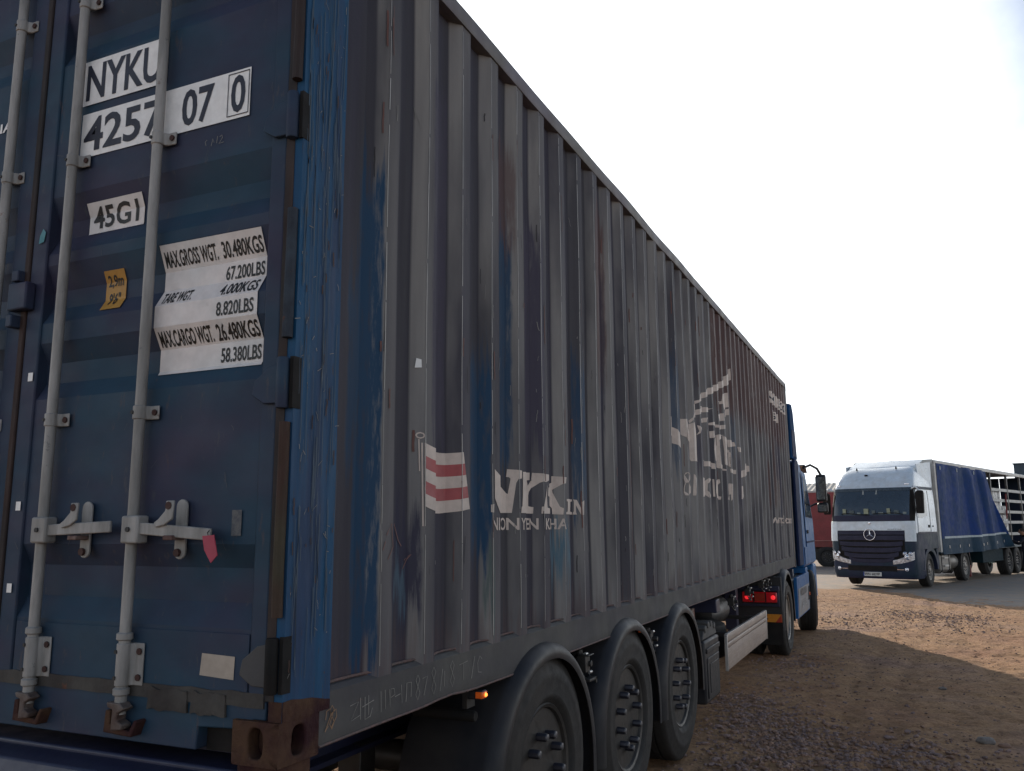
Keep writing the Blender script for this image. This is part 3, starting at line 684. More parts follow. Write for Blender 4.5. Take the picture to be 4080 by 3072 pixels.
dscuff([streak(_q.uniform(-1.19, -.07), _q.uniform(.2, 2.3), _q.uniform(.005, .05), _q.uniform(.0006, .0018), _q.gauss(0, .8)) for _ in range(40)], M('door_scuff', (.09, .095, .105), .8))
# flag emblem
def flagband(t0, t1, n=12):
    def pt(u, t):
        y = .772 + u * (.30 + .052 * t); z = .955 - t * .232 - .022 * math.sin(u * 2.6) - .006 * t * math.sin(u * 5)
        return (y, z)
    return polys([[pt(i / n, t0) for i in range(n + 1)] + [pt(i / n, t1) for i in range(n, -1, -1)]])
for k in range(5): sdec('flag_stripe', flagband(k / 5, (k + 1) / 5), CREAM if k % 2 == 0 else REDP, .0018)
sdec('flag_staff', joinvf([ribbon([(.762, .955), (.766, .65)], .005), ribbon([(.752, .968), (.755, .85)], .004), ribbon([(.772, .955), (.774, .65)], .004)]), CREAM, .0024)
sdec('flag_staff', ribbon([(.756 + .013 * math.cos(a / 8 * math.pi * 2), .982 + .010 * math.sin(a / 8 * math.pi * 2)) for a in range(9)], .005), CREAM, .0028)
# slab serif letters
N_ = [[(0, 0), (.40, 0), (.40, .16), (.30, .16), (.30, .62), (.62, 0), (.86, 0), (.86, .84), (.98, .84), (.98, 1), (.60, 1), (.60, .84), (.68, .84), (.68, .42), (.36, 1), (0, 1), (0, .84), (.12, .84), (.12, .16), (0, .16)]]
Y_ = [[(.26, 0), (.74, 0), (.74, .16), (.62, .16), (.62, .42), (.88, .84), (1, .84), (1, 1), (.60, 1), (.60, .84), (.68, .84), (.52, .58), (.36, .84), (.44, .84), (.44, 1), (0, 1), (0, .84), (.12, .84), (.40, .42), (.40, .16), (.26, .16)]]
K_ = [[(0, 0), (.42, 0), (.42, .16), (.32, .16), (.32, .36), (.40, .45), (.62, .16), (.55, .16), (.55, 0), (1, 0), (1, .16), (.90, .16), (.54, .60), (.80, .84), (.95, .84), (.95, 1), (.55, 1), (.55, .84), (.60, .84), (.32, .58), (.32, .84), (.42, .84), (.42, 1), (0, 1), (0, .84), (.12, .84), (.12, .16), (0, .16)]]
NC_ = [[(.26, 1), (.36, 1), (.68, .42), (.68, .84), (.60, .84), (.60, 1), (.96, 1), (.96, .84), (.86, .84), (.86, 0), (.62, 0), (.30, .62), (.26, .70)]]
def glyph(G, y0, y1, z0, z1, sh=0): return polys([[(y0 + a * (y1 - y0) + sh * b, z0 + b * (z1 - z0)) for a, b in p] for p in G])
# painted outlines, (y, z) on the sheet
NYKP = [[(1.364, .892),(1.575, .793),(1.587, .862),(1.581, .869),(1.569, .87),(1.573, .905),(1.656, .902),(1.655, .866),(1.62, .862),(1.61, .844),(1.591, .708),(1.414, .706),(1.363, .768)], [(1.333, .739),(1.356, .743),(1.353, .706),(1.333, .708)], [(1.667, .897),(1.84, .904),(1.837, .869),(1.804, .865),(1.815, .84),(1.858, .87),(1.853, .87),(1.857, .904),(1.98, .9),(1.979, .872),(1.941, .862),(1.909, .864),(1.89, .857),(1.826, .81),(1.819, .793),(1.818, .742),(1.861, .739),(1.859, .708),(1.641, .708),(1.647, .736),(1.656, .738),(1.661, .774)], [(1.957, .85),(1.947, .782),(1.953, .737),(1.981, .734),(2.096, .708),(1.894, .708),(1.897, .741),(1.911, .743),(1.935, .796)], [(2.125, .902),(2.228, .899),(2.218, .868),(2.184, .864),(2.129, .83),(2.169, .746),(2.187, .738),(2.184, .706),(2.128, .708),(2.122, .738),(1.962, .797),(1.969, .836),(2.118, .867),(2.119, .897)], [(2.226, .787),(2.419, .79),(2.419, .78),(2.396, .777),(2.387, .724),(2.416, .722),(2.415, .709),(2.215, .708),(2.216, .719),(2.237, .722),(2.242, .775),(2.225, .775)], [(2.424, .79),(2.443, .788),(2.464, .743),(2.468, .778),(2.499, .786),(2.488, .707),(2.464, .707),(2.438, .759),(2.438, .722),(2.442, .709),(2.42, .709),(2.423, .722),(2.427, .725),(2.428, .78)]]
for k, q in enumerate(NYKP): sdec('brand_letter', polys([q]), CREAM, .0018 + .0001 * k)
for w_, y0, y1 in (('NIPPON', 1.335, 1.621), ('YUSEN', 1.643, 1.882), ('KAISHA', 1.93, 2.215)): sdec('lettering', scaled(text_poly(w_, 0, .016), y0, y1, .631, .686), CREAM, .0018, 1.35)
# large logistics emblem with wing
EMBP = [[(4.521, 1.489),(4.798, 1.384),(4.811, 1.263),(4.517, 1.338)], [(4.81, 1.504),(5.057, 1.525),(5.093, 1.433),(5.268, 1.271),(4.984, 1.384)], [(5.098, 1.459),(5.346, 1.531),(5.551, 1.202),(5.272, 1.189)], [(5.263, 1.535),(5.361, 1.612),(5.356, 1.686),(5.623, 1.769),(5.632, 1.814),(5.902, 1.875),(5.918, 1.9),(6.196, 1.963),(6.475, 2.035),(6.739, 2.106),(6.98, 2.196),(7.281, 2.329),(7.281, 2.203),(7.035, 2.106),(6.725, 2.035),(6.459, 1.966),(6.181, 1.897),(5.92, 1.832),(5.619, 1.747),(5.387, 1.652),(5.356, 1.585),(5.273, 1.515)], [(5.651, 1.707),(5.925, 1.73),(6.133, 1.746),(5.944, 1.693),(5.662, 1.659)], [(5.377, 1.619),(5.631, 1.683),(5.623, 1.638),(5.369, 1.576)], [(5.638, 1.591),(5.905, 1.632),(5.868, 1.589),(5.657, 1.56)], [(6.118, 1.606),(6.206, 1.625),(6.441, 1.621),(6.434, 1.597),(6.17, 1.592),(6.124, 1.589)], [(6.495, 1.862),(6.993, 1.934),(6.998, 1.916),(6.692, 1.865)], [(6.736, 1.962),(6.99, 2.011),(6.996, 1.877),(6.766, 1.823),(6.724, 1.892)], [(6.792, 1.795),(7.001, 1.846),(6.996, 1.788),(6.779, 1.743)], [(6.463, 1.725),(6.724, 1.768),(6.737, 1.701),(6.511, 1.67)], [(6.499, 1.621),(6.757, 1.654),(6.748, 1.616),(6.491, 1.584)], [(5.561, 1.524),(5.632, 1.508),(5.587, 1.461),(5.553, 1.443),(5.577, 1.476)], [(6.118, 1.525),(6.186, 1.536),(6.202, 1.48),(6.121, 1.468)], [(5.665, 1.219),(5.953, 1.227),(6.12, 1.194),(5.834, 1.182)], [(6.122, 1.228),(6.172, 1.219),(6.179, 1.174),(6.125, 1.177)], [(6.225, 1.453),(6.436, 1.508),(6.695, 1.527),(6.44, 1.46),(6.441, 1.366),(6.472, 1.25),(6.704, 1.217),(6.692, 1.205),(6.422, 1.212),(6.223, 1.268),(6.186, 1.357)], [(6.707, 1.521),(6.787, 1.515),(6.974, 1.408),(6.787, 1.258),(6.719, 1.266),(6.719, 1.388)], [(6.986, 1.522),(7.267, 1.521),(7.278, 1.483),(6.995, 1.453)], [(6.98, 1.396),(7.004, 1.385),(7.0, 1.247),(6.979, 1.259)], [(7.009, 1.222),(7.272, 1.226),(7.27, 1.187),(7.013, 1.185)], [(7.55, 1.493),(7.622, 1.491),(7.632, 1.445),(7.562, 1.447)], [(7.626, 1.239),(7.853, 1.258),(7.887, 1.328),(8.116, 1.316),(8.114, 1.26),(7.843, 1.19),(7.606, 1.171)], [(5.291, 1.082),(5.339, 1.043),(5.304, .898),(5.277, .898)], [(5.608, 1.066),(5.834, 1.057),(5.639, .898),(5.588, .896)], [(5.833, 1.046),(5.873, 1.074),(5.945, 1.066),(5.86, 1.024),(5.854, .959),(5.913, .917),(5.879, .888),(5.839, .915),(5.652, .962)], [(6.126, 1.076),(6.144, 1.076),(6.148, .913),(6.128, .912)], [(6.194, 1.067),(6.422, 1.089),(6.427, 1.055),(6.403, 1.037),(6.222, .937),(6.432, .921),(6.425, .892),(6.185, .902),(6.155, .969)], [(6.974, 1.073),(7.036, 1.068),(7.009, .913),(6.99, .894),(6.99, .962),(6.791, .895),(6.742, .906)], [(7.577, 1.072),(7.827, 1.062),(7.611, .929),(7.568, .928)], [(5.001, 1.076),(5.032, 1.082),(5.081, 1.06),(5.074, 1.025),(5.023, .998),(5.089, .961),(5.081, .916),(5.018, .89),(4.994, .891),(4.981, .914),(4.982, .953),(4.996, .992),(4.985, 1.022),(4.988, 1.056)]]
for k, q in enumerate(EMBP):
    if 3 < k < 24:
        cy_, cz_ = sum(p[0] for p in q) / len(q), sum(p[1] for p in q) / len(q); q = [(cy_ + (a - cy_) * 1.12, cz_ + (b - cz_) * 1.12) for a, b in q]
    sdec('emblem_mark', polys([q]), CREAM, .0018 + .00005 * k)
sdec('lettering', scaled(text_poly('www.nykline.com', 0, .02), 9.94, 11.9, .632, .785), CREAM, .0052)
sdec('sticker', polys([rect(10.25, 11.95, 2.36, 2.53)]), CREAM, .0018); sdec('lettering', scaled(text_poly('NYKU 425707 0'), 10.3, 11.9, 2.385, 2.505), INK, .0024)
sdec('sticker', polys([rect(10.45, 11.0, 2.13, 2.26)]), CREAM, .0050); sdec('lettering', scaled(text_poly('45G1'), 10.5, 10.95, 2.15, 2.24), INK, .0062)
for q in ([(.52, .62), (.55, .66), (.56, .58), (.53, .54)], [(.58, .56), (.60, .64), (.63, .66), (.66, .60), (.68, .58)], [(.50, .57), (.515, .60)], [(.70, .53), (.73, .55), (.69, .50)]): sdec('chalk_mark', ribbon(q, .004), M('pink_chalk', (.2, .11, .10), .9), .003)
sdec('label_scrap', polys([[(.735, 1.235), (.757, 1.238), (.756, 1.268), (.74, 1.272)]]), STK, .0058)
# chalk writing on the bottom rail
def rsurf(a, b): return Vector((.0012 - (.001 if b > .06 else 0) + .001, a, b))
def rchalk(strokes, mat, w=.0026):
    for s_ in strokes:
        v, f = ribbon(s_, w); wrap('chalk_mark', v, f, mat, RAIL, [], 0, rsurf)
o8 = lambda y, z, s: [[(y, z + .018 * s), (y + .008 * s, z + .028 * s), (y + .016 * s, z + .018 * s), (y, z - .012 * s), (y + .008 * s, z - .024 * s), (y + .017 * s, z - .01 * s), (y, z + .018 * s)]]
rchalk([[(.208, .088), (.212, .112), (.228, .116), (.233, .098), (.205, .055), (.222, .068)]] + o8(.228, .088, 1.3) + [[(.235, .10), (.258, .11), (.262, .09), (.235, .06)]], CHALKO, .003)
rchalk([[(.33, .105), (.375, .11), (.335, .06), (.385, .068)], [(.385, .12), (.385, .055)], [(.41, .118), (.41, .05), (.44, .055), (.452, .078)], [(.395, .09), (.46, .10)], [(.43, .12), (.43, .06)], [(.50, .12), (.502, .055)], [(.525, .12), (.528, .06)], [(.55, .118), (.555, .06), (.56, .118), (.58, .115), (.585, .095), (.56, .09)], [(.585, .088), (.62, .092)], [(.625, .12), (.63, .06)], [(.655, .06), (.66, .12), (.69, .118), (.688, .07)]] + o8(.72, .09, 1.6) +
       [[(.765, .118), (.80, .122), (.775, .06)]] + o8(.83, .095, 1.8) + [[(.89, .055), (.91, .13)], [(.925, .12), (.925, .065)]] + o8(.97, .098, 1.8) + [[(1.04, .125), (1.11, .13)], [(1.075, .128), (1.075, .065)], [(1.14, .06), (1.17, .14)], [(1.235, .12), (1.215, .135), (1.195, .11), (1.20, .075), (1.23, .07)]], CHALK)

# ------------------------------------------------------------------ wheels (axis +X outwards, built once)
def tyre_mesh(r, w, rim):
    h = w / 2; p = [(-h + .05, rim), (-h + .015, rim + .03), (-h, (r + rim) / 2), (-h + .012, r - .05), (-h + .035, r - .008)]
    nb = 5
    for k in range(nb):
        a = -h + .05 + (w - .1) * k / nb; b = a + (w - .1) / nb
        p += [(a, r), (b - .012, r), (b - .010, r - .014), (b - .002, r - .014)]
    p = p[:-2]
    p += [(h - .035, r - .008), (h - .022, r - .028), (h - .019, r - .05), (h - .006, r - .07), (h - .006, r - .082), (h, (r + rim) / 2 + .03), (h - .001, (r + rim) / 2), (h - .006, rim + .055), (h - .004, rim + .045), (h - .015, rim + .03), (h - .03, rim + .012), (h - .05, rim)]
    return MB().lathe(p, 0, 56, closed=True).mesh('tyre')
def make_wheel(r, w, rim, rimmat, hubmat, parent, loc, rot, deep=.06, nutlen=.05, treads=False):
    h = w / 2
    rimp = [(h - .045, rim + .004), (h - .030, rim + .012), (h - .024, rim + .006), (h - .030, rim - .008), (h - .06, rim - .02), (-.02, rim - .030), (-.05, .225), (h - deep - .05, .208), (h - deep - .02, .196), (h - deep - .02, .12), (h - deep - .015, .10), (-.05, .09)]
    wo_ = obj('wheel', MB().lathe(rimp, 0, 48), rimmat, parent, smooth=30, loc=loc, rot=rot)
    obj('tyre', tyre_mesh(r, w, rim), TYRE, wo_, smooth=50)
    obj('hub', MB().lathe([(h - deep - .03, .125), (h - deep, .118), (h - deep + .02, .098), (h - deep + .035, .09), (h - deep + .04, .075), (h - deep + .04, .0001)], 0, 28), hubmat, wo_)
    nm = MB().lathe([(0, .026), (.01, .026), (.012, .020), (nutlen, .020), (nutlen + .004, .017)], 0, 8).mesh('wheel_nut')
    cm = MB().lathe([(nutlen + .0045, .0175), (nutlen + .010, .016), (nutlen + .013, .007)], 0, 10).mesh('nut_cap')
    for k in range(10):
        a = 2 * math.pi * (k + .3) / 10; q = (h - deep - .018, .1675 * math.cos(a), .1675 * math.sin(a))
        obj('wheel_nut', nm, NUT, wo_, loc=q); obj('nut_cap', cm, NUTC, wo_, loc=q)
    return wo_
# ------------------------------------------------------------------ TRAILER under the container
TR = thing('container_trailer', 'dark blue three-axle container trailer with black mudguards under the container', 'trailer', (-1.22, 3.2, g(3.2)))
def T(mb):                                  # world -> trailer local
    for i, p in enumerate(mb.v): mb.v[i] = (p[0] + 1.22, p[1] - 3.2, p[2] - g(3.2))
    return mb
def tob(name, mb, mat, bev=0, smooth=35, par=None): return obj(name, T(mb), mat, par or TR, bev, smooth)
for x in (-1.72, -.72):
    f_ = MB().prism([(x - .07, .98), (x + .07, .98), (x + .07, .96), (x + .01, .955), (x + .01, .70), (x + .07, .695), (x + .07, .675), (x - .07, .675), (x - .07, .695), (x - .01, .70), (x - .01, .955), (x - .07, .96)], 1, .25, 11.6)
    tob('frame_rail', f_, CHASS)
for y in (.6, 2.5, 3.8, 5.3, 7.2, 9.2, 11.3): tob('cross_member', MB().box(-1.71, -.73, y - .04, y + .04, .74, .9), CHASS, .01)
for y in (.09, 3.35, 6.1, 9.9, 11.9): tob('bolster', MB().box(-2.42, -.02, y - .075, y + .075, .86, .978), CHASS, .008)
# rear beam and underrun
rb = MB().prism([(.006, .965), (-.055, .945), (-.075, .90), (-.06, .862), (-.085, .835), (-.085, .70), (.10, .70), (.10, .965)], 0, -2.43, -.155)
tob('rear_beam', rb, CHASS, .006)
tob('beam_slot', MB().slab(lambda u, v: (-1.28 + u * .62, -.0875 - .001 * u, .792 + v * .034 + .006 * noise.noise((u * 14, 3, 1)) * (1 if v > .5 else 0)), 30, 2, (0, .01, 0)), GASK)
tob('marking_plate', MB().box(-1.36, -1.02, -.0905, -.086, .70, .775), M('yellow_plate', (.36, .30, .2), .6), .002)
tob('twistlock', MB().box(-.16, -.01, .02, .16, .925, .9995).cyl((-.08, .09, .90), .035, .10), RUST, .008)
axY = (1.86, 3.17, 4.48)
W0 = make_wheel(.53, .385, .292, RIM, RIM, TR, (-.158 + 1.22, axY[0] - 3.2, .53 + g(axY[0]) - g(3.2)), (R(20), 0, 0), .10, .115)
W0['label'] = 'trailer wheel with a tan hub and dark nuts'
for c in kids(W0):
    if c.name.startswith('hub'): c.data.materials[0] = HUBT
obj('brake_disc', MB().lathe([(.02, .19), (.06, .205), (.07, .20), (.07, .10)], 0, 32), HUBT, W0)
W1 = make_wheel(.53, .385, .292, RIM, RIM, TR, (-.158 + 1.22, axY[1] - 3.2, .53 + g(axY[1]) - g(3.2)), (R(3), 0, 0), .10, .115)
dup(W1, TR, (-.158 + 1.22, axY[2] - 3.2, .53 + g(axY[2]) - g(3.2)), (R(17), 0, 0))
for y in axY:
    dup(W1, TR, (-1.062, y - 3.2, .53 + g(y) - g(3.2)), (R(30 * y), 0, math.pi))
    tob('axle', MB().tube([(-2.1, y, .53 + g(y)), (-.34, y, .53 + g(y))], .075, 14), BLACKM)
    for x in (-1.72, -.72): tob('air_spring', MB().lathe([(.0, .09), (.04, .13), (.12, .14), (.2, .12), (.26, .10)], 2, 18, (x, y + .32, .40)).box(x - .05, x + .05, y - .45, y + .4, .37, .44).box(x - .06, x + .06, y - .5, y - .38, .42, .70), BLACKM, .006)
# mudguards
def mudguard(yc, zc, r, x0, x1, drop, name='mudguard', mat=PLAST, par=None, conv=T):
    pts = []; n = 36
    path = [(yc - r * 1.0, zc - drop)] + [(yc - r * math.cos(math.pi * i / n), zc + r * math.sin(math.pi * i / n)) for i in range(n + 1)] + [(yc + r, zc - drop)]
    mb = MB()
    sec = [(x0, -.012), (x0, .008), (x0 + .03, .012), (x1 - .075, .014), (x1 - .03, .006), (x1 - .006, -.016), (x1, -.04), (x1 - .004, -.062), (x1 - .010, -.06), (x1 - .012, -.04), (x1 - .03, -.010), (x1 - .075, .000)]
    vs = []; k = len(sec)
    for i, (y, z) in enumerate(path):
        if i == 0: nrm = Vector((-1, 0))
        elif i == len(path) - 1: nrm = Vector((1, 0))
        else: nrm = Vector((y - yc, z - zc)).normalized()
        for x, d in sec: vs.append((x, y + nrm.x * d, z + nrm.y * d))
    mb.add(vs, [(i * k + q, i * k + (q + 1) % k, (i + 1) * k + (q + 1) % k, (i + 1) * k + q) for i in range(len(path) - 1) for q in range(k)] + [tuple(range(k)), tuple((len(path) - 1) * k + q for q in range(k))])
    return obj(name, conv(mb) if conv else mb, mat, par or TR, 0, 50)
for y in axY:
    zc = .53 + g(y) - .05
    mudguard(y, zc, .615, -.40, .055, .09); mudguard(y, zc, .615, -2.49, -2.04, .09)
# side marker lamps with brackets
for i, y in enumerate((1.22, 3.52)):
    lp = tob('marker_lamp', MB().box(-.055, .012, y - .008, y + .034, .965, 1.000), PLAST, .004)
    obj('lens', T(MB().box(-.018, .0145, y - .011, y + .037, .970, .996)), AMBER, lp, .004)
    obj('bulb', T(MB().lathe([(-.006, .004), (0, .009), (.006, .004)], 0, 10, (.016, y + .018, .983))), AMBERG, lp)
    tob('lamp_bracket', MB().box(-.07, -.05, y - .02, y + .05, .93, .995), BLACKM)
# reflector / pipe stub and valve clutter between the guards
tob('pipe_end', MB().lathe([(-.3, .022), (-.03, .022), (-.02, .018), (-.02, .001)], 0, 16, (.0, 1.22, .90)), GASK)
for (y, z) in ((2.50, .93), (3.84, .90), (6.9, .90), (7.9, .92), (8.9, .94), (9.3, .93)):
    vb = MB().box(-.08, -.02, y - .03, y + .03, z - .045, z + .03).cyl((-.05, y, z + .048), .018, .03).cyl((-.012, y + .02, z - .01), .016, .05, 0)
    vb.tube([(-.05, y, z - .05), (-.03, y + .02, z - .09), (-.03, y + .10, z - .10), (-.05, y + .13, z - .06)], .008, 6)
    tob('brake_valve', vb, BLACKM, .004)
    tob('valve_fitting', MB().cyl((-.012, y - .005, z + .04), .010, .03, 1).cyl((.0, y + .03, z - .055), .008, .035, 1), ALUE)
tob('hose', MB().tube([(-.10, 2.46 + .05 * i, .80 - .05 * math.sin(i * 1.1)) for i in range(12)], .010, 6), BLACKM)
tob('load_clamp', MB().box(-.05, .0, 2.46, 2.53, .88, .965).box(-.05, .02, 2.455, 2.54, .965, .972).box(-.03, .015, 2.48, 2.60, .83, .845).box(.005, .015, 2.58, 2.60, .81, .845), BLACKM, .003)
# side box with wheel chock, spare wheel, aluminium guard
bx = tob('storage_box', MB().box(-.42, .02, 5.28, 5.86, .20, .70), PLAST, .02)
obj('box_lid', T(MB().box(.018, .030, 5.34, 5.80, .24, .56).box(.018, .034, 5.31, 5.83, .60, .64)), PLAST, bx, .008)
obj('box_panel', T(MB().box(.030, .036, 5.40, 5.74, .28, .51)), PLAST, bx, .004)
ck = MB().prism([(5.30, .705), (5.88, .705), (5.80, .79), (5.68, .82), (5.52, .815), (5.36, .77)], 0, -.20, .0)
for k in range(4): ck.cbox((-.10, 5.40 + .12 * k, .79 + (.02 if k in (1, 2) else -.005)), (.22, .055, .05), Matrix.Rotation(R((25, 8, -8, -22)[k]), 3, 'X'))
tob('wheel_chock', ck, M('grey_chock', (.075, .072, .068), .7), .008)
sp = tob('spare_tyre', MB().lathe([(-.17, .30), (-.185, .40), (-.15, .5), (0, .515), (.15, .5), (.185, .40), (.17, .30)], 2, 40, (-.62, 6.85, .52), closed=True), TYRE, 0, 60)
obj('wheel_rim', T(MB().lathe([(-.1, .30), (.1, .30), (.02, .25), (0, .1)], 2, 30, (-.62, 6.85, .52))), RIM, sp)
GY0, GY1 = 6.08, 8.48
def gl(z0, z1): return MB().slab(lambda u, v: (.052 - .006 * abs(2 * v - 1) ** 3, GY0 + u * (GY1 - GY0), z0 + v * (z1 - z0)), 1, 8, (-.022, 0, 0))
sg = tob('side_guard', gl(.355, .545), ALU, .002)
for a, b in ((.548, .592), (.595, .665)): obj('guard_plank', T(gl(a, b)), ALU, sg, .002)
obj('guard_edge', T(MB().box(.028, .056, GY0 - .012, GY0, .35, .668)), ALUE, sg, .003); obj('guard_edge', T(MB().box(.028, .056, GY1, GY1 + .012, .35, .668)), ALUE, sg, .003)
obj('guard_edge', T(MB().box(.028, .055, GY0, GY1, .666, .674)), ALUE, sg, .002)
for y in (6.5, 8.1): tob('guard_bracket', MB().box(-.7, .028, y - .03, y + .03, .60, .64).box(-.72, -.66, y - .03, y + .03, .60, .72), BLACKM, .004)
tob('reflector_box', MB().box(-.30, -.22, 5.95, 6.02, .80, .90), M('red_white_box', (.25, .12, .1), .6, c2=(.4, .34, .3), s=9), .004)
for x in (-2.0, -.45): tob('landing_leg', MB().box(x - .07, x + .07, 9.0, 9.14, .38, .90).box(x - .05, x + .05, 9.02, 9.12, .22, .38).box(x - .12, x + .12, 8.95, 9.19, .18, .22), CHASS, .006)
tob('air_tank', MB().lathe([(-.45, .02), (-.43, .12), (-.38, .15), (.38, .15), (.43, .12), (.45, .02)], 1, 20, (-.42, 7.6, .72)), BLACKM)

# ------------------------------------------------------------------ BLUE TRACTOR (world aligned, origin under its front axle)
VX = -1.17
VT = thing('blue_truck', 'blue tractor unit with lit red rear lamps pulling the container', 'truck', (VX, 13.75, g(13.75)))
def V(mb):
    for i, p in enumerate(mb.v): mb.v[i] = (p[0] - VX, p[1] - 13.75, p[2] - g(13.75))
    return mb
def vob(name, mb, mat, bev=0, smooth=35, par=None): return obj(name, V(mb), mat, par or VT, bev, smooth)
xs_ = VX + 1.22                             # right side plane of the cab, X = .05
cb = MB()
side = [(12.95, .95), (12.95, 2.62), (13.0, 2.72), (13.75, 2.74), (14.02, 2.62), (14.78, 1.72), (14.90, 1.5), (14.95, .95)]
ins = [0, .0, .06, .09, .07, .03, .02, .02]
vsr = [(xs_ - ins[i], y, z) for i, (y, z) in enumerate(side)]; vsl = [(2 * VX - x, y, z) for x, y, z in vsr]; n8 = len(side)
cb.add(vsr + vsl, [tuple(range(n8)), tuple(range(2 * n8 - 1, n8 - 1, -1))] + [(i, (i + 1) % n8, n8 + (i + 1) % n8, n8 + i) for i in range(n8)])
cab = vob('cab', cb, VBLUE, .05, 50)
def spatch(name, poly, mat, off=.006, th=.01, par=None, bev=.004):
    """panel on the slightly tumbling right cab side"""
    def xx(y, z): return xs_ - max(0, (z - 1.5)) * .02 + off
    v = [(xx(y, z), y, z) for y, z in poly] + [(xx(y, z) - th, y, z) for y, z in poly]; n = len(poly)
    return obj(name, V(MB().add(v, [tuple(range(n)), tuple(range(2 * n - 1, n - 1, -1))] + [(i, (i + 1) % n, n + (i + 1) % n, n + i) for i in range(n)])), mat, par or cab, bev)
dr = spatch('door', [(13.42, 1.0), (13.42, 2.56), (13.98, 2.54), (14.70, 1.70), (14.78, 1.0)], VBLUE, .008)
spatch('side_window', [(13.50, 1.78), (13.50, 2.48), (13.95, 2.46), (14.55, 1.76)], GLASS, .014)
spatch('door_handle', [(13.50, 1.50), (13.50, 1.56), (13.70, 1.56), (13.70, 1.50)], GASK, .02)
spatch('door_crease', [(13.42, 1.34), (13.42, 1.37), (14.76, 1.37), (14.76, 1.34)], VNAVY, .012)
spatch('locker_door', [(13.02, 1.0), (13.02, 1.28), (13.38, 1.28), (13.38, 1.0)], VBLUE, .010)
vob('step_box', MB().box(xs_ - .35, xs_ + .0, 13.0, 13.30, .86, .95), VBLUE, .01)
vob('side_fairing', MB().prism([(12.40, 1.0), (12.40, 2.60), (12.52, 2.72), (12.94, 2.70), (12.94, 1.0)], 0, xs_ - .06, xs_ - .01), VNAVY, .015)
vob('side_fairing', MB().prism([(12.40, 1.0), (12.40, 2.60), (12.52, 2.72), (12.94, 2.70), (12.94, 1.0)], 0, 2 * VX - xs_ + .01, 2 * VX - xs_ + .06), VNAVY, .015)
df = MB().prism([(12.30, 2.70), (12.30, 3.52), (12.36, 3.60), (12.62, 3.62), (12.78, 3.50), (13.02, 2.72)], 0, VX - 1.2, VX + 1.195)
vob('roof_deflector', df, M('matte_blue', (.014, .06, .16), .85, spec=.04, c2=(.012, .04, .10), s=2), .02)
vob('deflector_panel', MB().prism([(12.36, 2.74), (12.36, 3.18), (12.80, 3.18), (12.92, 2.74)], 0, VX + 1.196, VX + 1.204), VNAVY, .002)
# mirrors
ma = vob('mirror', MB().prism([(14.50, 2.06), (14.50, 2.50), (14.56, 2.56), (14.66, 2.54), (14.68, 2.06)], 0, .155, .335), PLAST, .03)
obj('mirror_glass', V(MB().box(.175, .315, 14.494, 14.4975, 2.10, 2.50)), MIRG, ma)
mb2 = vob('mirror', MB().prism([(14.50, 1.86), (14.50, 2.02), (14.56, 2.045), (14.66, 2.03), (14.66, 1.86)], 0, .165, .345), PLAST, .03)
obj('mirror_glass', V(MB().box(.185, .325, 14.494, 14.4975, 1.885, 2.005)), MIRG, mb2)
vob('mirror_arm', MB().tube([(xs_ - .06, 14.2, 2.66), (.10, 14.36, 2.72), (.20, 14.5, 2.66), (.25, 14.58, 2.55)], .022, 8), PLAST)
vob('mirror_arm', MB().tube([(xs_ - .02, 14.66, 1.98), (.12, 14.62, 2.02), (.2, 14.6, 2.04)], .018, 8), PLAST)
vob('sun_visor', MB().slab(lambda u, v: (VX - 1.2 + 2.4 * u, 14.1 + .35 * v, 2.70 - .12 * v * v), 10, 4, (0, 0, .012)), GLASS)
vob('bumper', MB().box(VX - 1.23, xs_ - .02, 14.55, 15.05, .32, .95), VBLUE, .05)
# chassis, skirt, wheels, rear lamps
for x in (VX - .42, VX + .42): vob('frame_rail', MB().box(x - .04, x + .04, 9.72, 14.4, .62, .88), CHASS, .006)
vob('fifth_wheel', MB().cyl((VX, 10.7, .93), .48, .06).box(VX - .5, VX + .5, 10.45, 10.95, .86, .90), BLACKM, .01)
sk = vob('tank_skirt', MB().slab(lambda u, v: (xs_ + .02 - .015 * (1 - v) ** 2, 11.52 + .03 * (1 - v) + u * 1.72, .27 - g(0) * 0 + v * .60), 6, 8, (-.05, 0, 0)), VBLUE, .004)
obj('dusty_panel', V(MB().slab(lambda u, v: (xs_ + .0265 - .015 * (1 - v * .72) ** 2, 11.62 + u * 1.54, .29 + v * .41), 4, 6, (-.003, 0, 0))), VSK, sk)
obj('step_recess', V(MB().box(xs_ + .0205, xs_ + .027, 12.98, 13.14, .44, .66)), GASK, sk, .004)
def vtext(s, y0, y1, z0, z1, mat):
    v, f = scaled(text_poly(s), y0, y1, z0, z1)
    me = MB().add([(xs_ + .0305 - .013 * (1 - (b - .27) / .6) ** 2, a, b) for a, b in v], f); obj('lettering', V(me), mat, sk, smooth=0)
vtext('VOLVO', 11.80, 12.72, .575, .685, M('grey_ink', (.05, .055, .065), .5)); vtext('E05', 12.05, 12.75, .40, .50, M('pale_ink', (.32, .33, .34), .5))
vob('fuel_tank', MB().box(VX + .5, xs_ - .04, 11.6, 13.1, .32, .84), TANK, .08)
vob('fuel_tank', MB().box(VX - 1.18, VX - .5, 11.6, 13.1, .32, .84), TANK, .08)
FW = make_wheel(.505, .31, .29, RIM, RIM, VT, (1.12, 0, .505), (R(10), 0, R(9)), .05, .04)
DW = make_wheel(.50, .29, .29, RIMS, RIM, VT, (1.10, 10.42 - 13.75, .50 + g(10.42) - g(13.75)), (R(10), 0, 0), .13, .04)
dup(DW, VT, (.76, 10.42 - 13.75, .50 + g(10.42) - g(13.75)), (R(10), 0, math.pi))
dup(DW, VT, (-1.10, 10.42 - 13.75, .50 + g(10.42) - g(13.75)), (R(33), 0, math.pi))
